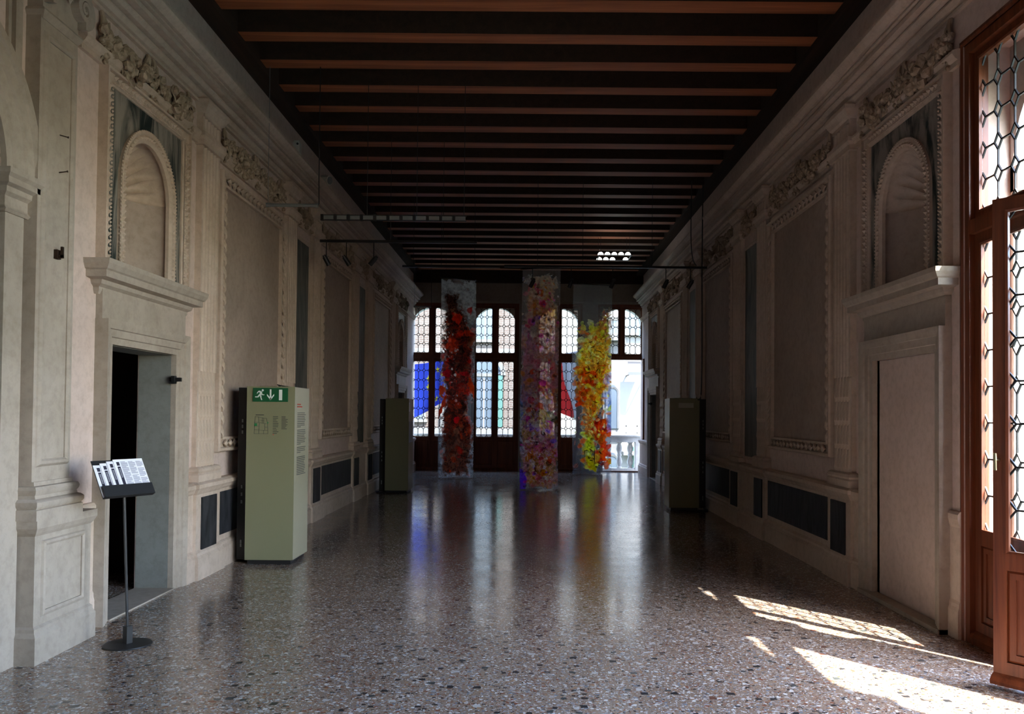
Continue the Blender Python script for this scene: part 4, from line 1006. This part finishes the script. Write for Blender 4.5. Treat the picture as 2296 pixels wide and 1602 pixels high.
for i in range(9):
    t = i / 8 * PI / 2; r = .85; secs.append([(-.5 - 0 + r * math.sin(t) * .0 + x_, -r * .6 * math.cos(t) + (.05 if q else 0), r * .75 * math.sin(t) - .3 + (.0 if not q else .0)) for x_, q in ((0, 0), (.9, 0), (.9, 1), (0, 1))])
a2.loft(secs); a2.v = [tuple(AWO + Vector(p)) for p in a2.v]; awo = a2.build('awning', 'black', wh)
for x_ in (-.5, .36): MB().box(5 + x_, 5.05 + x_, YH + .4, YH + 1.5, 3.38, 3.42).build('awning_bracket', 'black', awo)
wg = thing('stone_palace', 'grey stone palace wing with arched windows beside the white house', 'house', (0, 0, 0))
MB().box(2.1, 3.22, 30, 34, -6, 4.3).build('wall', 'housestone', wg)
for z in (-1.3, 1.1):
    p_ = MB(); p_.prism([(-.17, 0), (.17, 0)] + [(.17 * math.cos(PI * i / 10), 1.25 + .3 * math.sin(PI * i / 10)) for i in range(11)], 0, .04, lambda a, b, t: (2.95 + a, 30 - t, z + b)); p_.build('arched_window', 'winglass', wg)
    q_ = MB(); q_.arch(2.95, z, z + 1.25, .17, [(0, 0), (0, .06), (.06, .08), (.06, 0)], 10); q_.v = [(a, 30 - b, c) for a, b, c in q_.v]; q_.build('window_arch', 'housestone', wg)
MB().box(2.05, 3.28, 29.88, 30, .75, .9).build('string_course', 'housestone', wg); MB().box(2.0, 3.35, 29.7, 34, 4.2, 4.45).build('cornice', 'housestone', wg)
um = thing('parasol', 'teal parasol on the quay below the balcony', 'parasol', (3.15, 28.5, -6)); MB().lathe([(.02, 5.2), (.75, 5.2), (.7, 5.3), (.05, 5.75), (.01, 5.75)], 10).build('canopy', 'teal', um); MB().tube([(0, 0, 0), (0, 0, 5.4)], .03, 8).build('pole', 'housestone', um)
cn = MB().box(-60, 80, -60, 90, -6.3, -6.0).build('canal_water', 'water'); struct(cn, 'canal water below the palace', 'water')
ch = thing('church_front', 'pale carved stone front across the square beyond the casement window', 'church', (0, 0, 0))
MB().box(20, 26, 4, 26, -6, 5.2).build('wall', 'render', ch); MB().box(19.6, 20, 4, 26, 4.7, 5.2).build('cornice', 'housestone', ch)
for y_ in (6, 9.5, 13, 16.5, 20): MB().box(19.75, 20, y_, y_ + .7, -6, 4.7).build('pilaster', 'housestone', ch)
for y_ in (7.4, 10.9, 14.4, 17.9):
    p_ = MB(); p_.prism([(-.6, 0), (.6, 0)] + [(.6 * math.cos(PI * i / 10), 2.6 + .6 * math.sin(PI * i / 10)) for i in range(11)], 0, .05, lambda a, b, t, y_=y_: (20 - t, y_ + .6 + a, -.5 + b)); p_.build('arched_window', 'winglass', ch)

# ================================================================== info pillars
def kiosk(label, loc, flip, signs, wfront=.50, dep=.58, hgt=1.86):
    """Glass clad info pillar on a black back shell. Local x to the room's middle."""
    t = thing('info_pillar', label, 'info pillar', loc, 0, None)
    s = -1 if flip else 1
    def B(a, b, c, d, e, f): return MB().box(*sorted((s * a, s * b)), c, d, e, f)
    B(-wfront / 2 + .02, wfront / 2 - .03, .03, dep - .02, .0, .05).build('plinth', 'black', t)
    B(-wfront / 2, wfront / 2, 0, .012, .05, hgt).build('front_panel', 'kiosk', t)
    B(wfront / 2 - .012, wfront / 2, .014, dep, .05, hgt - .005).build('side_panel', 'kioskside', t)
    B(-wfront / 2 + .005, wfront / 2 - .014, .014, dep, .05, hgt - .01).build('core', 'kioskdark', t)
    sh = B(-wfront / 2 - .14, -wfront / 2 - .004, .16, dep, .03, hgt - .01).build('back_shell', 'black', t)
    for z in (.16, .20, .62, .70, .78, 1.36, 1.42, 1.48): B(-wfront / 2 - .10, -wfront / 2 - .085, .150, .162, z, z + .035).build('latch', 'grey', sh)
    cap = B(-wfront / 2 + .1, wfront / 2 - .1, .1, dep - .1, hgt - .01, hgt + .006).build('top_lid', 'black', t)
    return t, B
k1, B = kiosk('cream info pillar with green exit sign and floor plan beside the stone doorway', (-2.70, 8.86, 0), False, True)
sg = MB().box(-.185, .18, -.010, .0, 1.70, 1.845).build('exit_sign', 'sign_green', k1)
def poly(pts, cx, cz, sc, name, m, parent, y0=-.013, y1=-.0095): return MB().prism([(cx + a * sc, cz + b * sc) for a, b in pts], y0, y1, lambda a, b, t: (a, t, b)).build(name, m, parent)
poly([(-.3, 1), (.3, 1), (.3, -1), (-.3, -1)], .105, 1.772, .055, 'door_symbol', 'sign_white', sg)
ap = [(-.12, 1), (.12, 1), (.12, -.35), (.62, .12), (.62, -.25), (0, -1), (-.62, -.25), (-.62, .12), (-.12, -.35)]
arr = MB()
arr.prism([(-.0 + a * .056, 1.774 + b * .056) for a, b in [(-.14, 1), (.14, 1), (.14, -.9), (-.14, -.9)]], -.013, -.0095, lambda a, b, t: (a - .0, t, b))
for s_ in (-1, 1): arr.prism([(s_ * a * .056, 1.774 + b * .056) for a, b in [(0, -1), (.66, -.2), (.66, .12), (0, -.62)]], -.013, -.0095, lambda a, b, t: (a, t, b))
arr.build('arrow_symbol', 'sign_white', sg)
man = MB(); P = lambda pts: man.prism([(-.105 + a * .055, 1.772 + b * .055) for a, b in pts], -.013, -.0095, lambda a, b, t: (a, t, b))
P([(.42 + .2 * math.cos(2 * PI * i / 12), .86 + .2 * math.sin(2 * PI * i / 12)) for i in range(12)])
P([(-.28, .66), (.30, .62), (.22, .1), (-.05, -.2), (-.42, -.1), (-.1, .25)])      # trunk
P([(-.25, .66), (-.62, .22), (-.72, .30), (-.4, .74), (-.1, .78), (.1, .66)])      # rear arm
P([(.22, .45), (.40, .08), (.72, .08), (.72, -.05), (.30, -.05), (.1, .25)])      # front arm
P([(-.42, -.1), (-.55, -.32), (-1.0, -.32), (-1.0, -.48), (-.42, -.48), (-.12, -.12)])   # rear leg
P([(-.12, -.2), (.2, -.1), (.16, -.45), (.34, -.98), (.16, -1.0), (-.06, -.4)])    # front leg
man.build('runner_symbol', 'sign_white', sg)
pm = MB()
def line(x0, z0, x1, z1, w=.0028, m=pm):
    d = Vector((x1 - x0, z1 - z0)); n_ = Vector((-d.y, d.x)).normalized() * w / 2
    m.prism([(x0 + n_.x, z0 + n_.y), (x0 - n_.x, z0 - n_.y), (x1 - n_.x, z1 - n_.y), (x1 + n_.x, z1 + n_.y)], -.0022, .001, lambda a, b, t: (a, t, b))
bx_ = -.17; q0 = 1.365
plan = [((0, .0), (.145, 0)), ((.145, 0), (.14, .10)), ((.14, .10), (.13, .16)), ((.13, .16), (.01, .18)), ((.01, .18), (0, 0)), ((0, .04), (.145, .035)), ((.05, .04), (.055, .115)), ((.055, .115), (.13, .105)), ((.11, .105), (.112, .04)), ((.045, .178), (.05, .115)), ((.085, .17), (.085, .11)), ((.065, .14), (.1, .138)), ((.05, 0), (.05, .04)), ((.1, 0), (.1, .035)), ((0, .12), (.05, .118)), ((.10, .165), (.10, .108)), ((.0, .08), (.05, .08)), ((.112, .07), (.142, .07))]
for a, b in plan: line(bx_ + a[0], q0 + a[1], bx_ + b[0], q0 + b[1])
for i in range(11): line(.025, 1.545 - i * .0175, .025 + random.uniform(.035, .07), 1.545 - i * .0175, .006)
for i in range(10): line(.115, 1.545 - i * .014, .115 + random.uniform(.035, .07), 1.545 - i * .014, .006)
line(-.155, 1.562, -.07, 1.562, .008)
pm.build('floor_plan_print', 'print', k1, kind='stuff')
pr = MB(); line(.028, 1.362, .034, 1.352, .008, pr); pr.build('red_print', 'print_red', k1)
pg = MB(); line(-.168, 1.46, -.140, 1.46, .028, pg); line(-.035, 1.48, -.022, 1.48, .014, pg); pg.build('green_print', 'print_green', k1)
tp = MB()
z = 1.60
for i in range(22):
    if i in (9, 18): z -= .016
    z -= .0185; w_ = random.uniform(.28, .34) if i not in (8, 17, 21) else .14
    tp.box(.2498, .2513, .11, .11 + w_, z, z + .007)
for i in range(11): z -= .0185; tp.box(.2498, .2513, .11, .11 + random.uniform(.28, .35), z - .03, z - .022)
tp.build('text_print', 'print', k1, kind='stuff')
tr_ = MB(); tr_.box(.2498, .2513, .10, .24, 1.67, 1.682); tr_.box(.2498, .2513, .10, .30, 1.645, 1.657); tr_.build('title_print', 'print_red', k1)
hs = MB().tube([(.05, .2, 1.862), (.0, .22, 1.885), (.08, .25, 1.87), (.12, .2, 1.866)], .006, 6).build('top_cable', 'black', k1)
k2, B = kiosk('plain cream info pillar beside the far left doorway, cable at its foot', (-2.62, 16.85, 0), False, False, .46, .68, 1.88)
MB().box(.231, .235, .03, .10, 1.62, 1.80).build('side_label', 'white', k2); MB().box(.231, .235, .05, .60, 1.0, 1.42).build('side_poster', 'textgrey', k2)
k3, B = kiosk('plain cream info pillar standing before the unlit right wall', (2.60, 14.16, 0), True, False, .50, .5, 1.88)
MB().box(-.10, .15, -.003, .0, 1.72, 1.80).build('front_label', 'kioskdark', k3)
def cable(name, label, pts, r=.012): return tag(MB().tube(pts, r, 6).build(name, 'black'), label, 'cable')
def smooth(pts, n=6):
    out = []
    for i in range(len(pts) - 1):
        p0, p1, p2, p3 = [Vector(pts[min(max(i + d, 0), len(pts) - 1)]) for d in (-1, 0, 1, 2)]
        for k_ in range(n):
            t = k_ / n; out.append(tuple(.5 * (2 * p1 + (p2 - p0) * t + (2 * p0 - 5 * p1 + 4 * p2 - p3) * t * t + (3 * p1 - p0 - 3 * p2 + p3) * t ** 3)))
    return out + [tuple(pts[-1])]
cable('floor_cable', 'black cable coiled at the foot of the info pillar near the far left doorway', smooth([(-2.8, 17.3, .013), (-3.0, 17.1, .013), (-3.02, 16.9, .013), (-2.9, 16.80, .013), (-2.7, 16.78, .013), (-2.5, 16.75, .013), (-2.4, 16.80, .013)]))
cable('floor_cable', 'black cable at the foot of the info pillar by the right wall', smooth([(2.5, 14.1, .013), (2.65, 14.08, .013), (2.85, 14.10, .013), (3.0, 14.2, .013), (2.98, 14.4, .013)]))
tag(MB().box(-2.66, -2.62, 8.72, 8.735, 0, .004).box(-2.662, -2.652, 8.718, 8.737, .0, .006).build('floor_scrap', 'chrome'), 'small tan scrap of paper on the floor before the exit sign pillar', 'paper')

# ================================================================== leaflet stand
ls = thing('leaflet_stand', 'black metal leaflet stand with round base before the stone doorway', 'stand', (-2.72, 5.806, 0), math.radians(60.7))
MB().lathe([(.001, 0), (.155, 0), (.158, .004), (.155, .010), (.03, .014), (.001, .014)], 40).build('base', 'black', ls, smooth=True)
MB().box(-.022, .022, -.022, .022, .013, .13).build('socket', 'black', ls)
MB().tube([(0, 0, .05), (-.01, .055, 1.09)], .0095, 10).build('pole', 'polegrey', ls)
MT = Matrix.Translation((-.026, .045, 1.139)) @ Matrix.Rotation(math.radians(60), 4, 'X')      # tray plane: x across, y up the slope, z out
def tray(mb): mb.v = [tuple(MT @ Vector(p)) for p in mb.v]; return mb
tr0 = tray(MB().box(-.187, .187, -.139, .139, -.012, -.006)).build('tray', 'black', ls)
tray(MB().box(-.187, .187, -.139, -.062, .020, .024).box(-.187, .187, -.144, -.139, -.012, .024)).build('tray_lip', 'black', ls)
tray(MB().box(-.03, .03, -.06, .06, -.045, -.012)).build('bracket', 'black', ls)
ML_ = Matrix.Translation((-2.72, 5.806, 0)) @ Matrix.Rotation(math.radians(60.7), 4, 'Z') @ MT
lab = ('printed leaflet with the dark margin, lying open on top of the black stand', 'leaflet under the top sheet on the black stand', 'leaflet third down on the black stand', 'outermost undermost leaflet on the black stand')
for i in range(4):
    x0 = -.045 - i * .048; zz = .011 - i * .0048; y1 = .132 - i * .010
    t = tag(empty('leaflet'), lab[i], 'leaflet', 'leaflets on the black stand'); t.matrix_basis = ML_ @ Matrix.Translation((x0, 0, zz))
    wd = .225
    MB().box(0, wd, -.138, y1, 0, .0035).build('sheet', 'white', t)
    MB().box(.020, .042, -.13, y1 - .055, .0034, .0042).build('dark_band', 'ink', t)
    MB().box(.020, .042, y1 - .048, y1 - .02, .0034, .0042).build('dark_square', 'ink', t)
    pp = MB()
    for c_ in range(3):
        cx_ = .052 + c_ * .058; yy = y1 - .016
        for ln in range(24):
            yy -= .0075
            if ln in ((25,), (13,), (6, 16))[c_]: continue
            pp.box(cx_, cx_ + (.050 if ln % 5 else .035), yy, yy + .005, .0034, .0040)
    pp.build('text_columns', 'textgrey', t, kind='stuff')
    bb = MB()
    for q in range(7): bb.box(.0255, .0365, y1 - .075 - q * .0105, y1 - .069 - q * .0105, .0041, .0046)
    bb.build('band_lettering', 'textgrey', t, kind='stuff')

# ================================================================== hanging lights
def wire_up(mb, x, y_, z): mb.tube([(x, y_, z), (x, y_, ZB - .01)], .004, 5)
def grey_batten(label, loc, ln, r=.02):
    t = thing('lamp_batten', label, 'lamp', loc); MB().tube([(0, 0, 0), (ln, 0, 0)], r, 10).build('tube', 'grey', t)
    MB().tube([(-.01, 0, 0), (.03, 0, 0)], r * 1.25, 10).build('end_cap', 'grey', t); MB().tube([(ln - .03, 0, 0), (ln + .01, 0, 0)], r * 1.25, 10).build('end_cap', 'grey', t)
    w = MB(); w.tube([(0.01, 0, r), (.01, 0, ZB - loc[2] + .0)], .003, 5); w.build('wire', 'grey', t)
    w = MB(); w.tube([(ln, 0, 0), (ln + .02, 0, .02), (ln + .015, 0, .3), (ln + .015, 0, ZB - loc[2])], .006, 6); w.build('power_cable', 'black', t)
grey_batten('short grey lamp tube hung near the stuccoed wall above the exit sign pillar', (-2.97, 9.5, 3.925), .565)
grey_batten('thin grey lamp tube hung before the window with the blue flag', (-2.93, 21.4, 4.285), .42, .022)
t = thing('lamp_row', 'long row of clear grey lamp units hung on wires under the beams', 'lamp', (-2.49, 10, 3.905))
MB().box(0, 1.73, -.012, .012, .022, .034).box(0, 1.73, -.012, .012, -.034, -.026).build('rail', 'black', t)
for i in range(11):
    a = .02 + i * .156; MB().box(a + .02, a + .135, -.018, .018, -.024, .022).build('lamp_unit', 'grey', t); MB().box(a - .016, a + .016, -.022, .022, -.036, .036).build('clip', 'black', t)
for x in (.55, 1.14, 1.70): MB().tube([(x, 0, .03), (x, 0, ZB - 3.905)], .004, 5).build('wire', 'black', t)
def track(label, loc, ln, spots, wires, drop=.27, group=None):
    t = thing('track_light', label, 'track light', loc, 0, group)
    MB().box(0, ln, -.018, .018, -.018, .018).build('rail', 'black', t)
    for x in wires: MB().tube([(x, 0, .01), (x, 0, ZB - loc[2])], .004, 5).build('wire', 'black', t)
    for i, (x, ax, ay) in enumerate(spots):
        s = MB(); s.tube([(x, 0, -.01), (x, 0, -drop)], .007, 6); so = s.build('drop_rod', 'black', t)
        d = Vector((ax, ay, -1)).normalized(); c = Vector((x, 0, -drop)); b = MB(); b.tube([tuple(c - d * .05), tuple(c + d * .085)], .034, 12); b.tube([tuple(c - d * .075), tuple(c - d * .05)], .022, 10); b.build('spot_head', 'black', so)
track('black track with three small spotlights hung by the left stucco cornice', (-2.99, 12, 4.03), 2.23, [(.09, .5, .3), (.375, .6, .3), (.765, -.9, .2)], (1.0, 1.75))
track('long black track with five small spotlights hung across to the right wall', (-.43, 14, 4.045), 3.36, [(.47, -.5, .4), (1.11, -.4, .5), (1.80, -.4, .5), (2.68, -.5, .3), (3.09, -.6, .3)], (.55, 1.3, 2.45))
track('plain black track without spotlights hung under the far beams', (-2.3, 15.2, 4.235), 1.75, [], (.2, .7, 1.3))
cable('hanging_cable', 'black cable dropping from the long track down the right wall', smooth([(2.87, 14.06, 5.45), (2.86, 14.06, 4.07), (2.865, 14.06, 3.0), (2.86, 14.1, 1.95), (2.8, 14.2, 1.888)]), .010)
cable('hanging_cable', 'slack black cable looping from the beams onto the long track', smooth([(2.66, 13.94, 5.48), (2.65, 13.94, 4.6), (2.68, 13.95, 4.2), (2.75, 13.97, 4.068)]), .008)
lt = thing('ceiling_lamp', 'small ceiling lamp with two rows of bright bulbs under the beams', 'lamp', (1.5, 18, 5.02))
MB().box(-.05, .68, -.02, .02, -.03, -.02).box(-.05, .68, .58, .62, -.03, -.02).box(-.04, -.02, 0, .6, -.03, -.02).box(.64, .66, 0, .6, -.03, -.02).build('lamp_frame', 'black', lt)
bulb = MB().lathe([(.001, -.02), (.062, -.02), (.055, .01), (.03, .035), (.001, .04)], 12).mesh('bulb', smooth=True); bulb.materials.append(M['glow'])
for r_ in range(2):
    for i in range(5):
        if (r_, i) != (1, 3): inst('bulb', bulb, Matrix.Translation((i * .145 + .02 * r_, .6 * r_, 0)), lt)
for x in (0.0, .62):
    for y_ in (0, .6): MB().tube([(x, y_, -.02), (x, y_, ZB - 5.02)], .004, 5).build('wire', 'black', lt)
# small devices on the left cornice
dv = thing('alarm_box', 'small cream alarm box standing on the left cornice', 'alarm', (-2.99, 10.75, 4.895))
MB().box(-.04, .045, -.05, .05, 0, .14).box(-.03, .035, -.035, .035, .14, .16).build('housing', 'cream', dv); MB().lathe([(.001, 0), (.014, 0), (.014, .01), (.001, .01)], 10).build('lens', 'black', dv); dv.children[-1].matrix_basis = Matrix.Translation((.02, -.05, .11)) @ Matrix.Rotation(PI / 2, 4, 'X')
dv = thing('loudspeaker', 'small round cream loudspeaker on the left cornice', 'loudspeaker', (-2.97, 12.2, 4.895))
c_ = MB(); c_.tube([(-.06, .03, .07), (.06, -.02, .05)], .07, 14); c_.build('housing', 'cream', dv); MB().box(-.05, 0, -.02, .03, 0, .03).build('bracket', 'cream', dv); MB().tube([(.055, -.018, .051), (.072, -.024, .048)], .055, 14).build('speaker_cone', 'grey', dv)
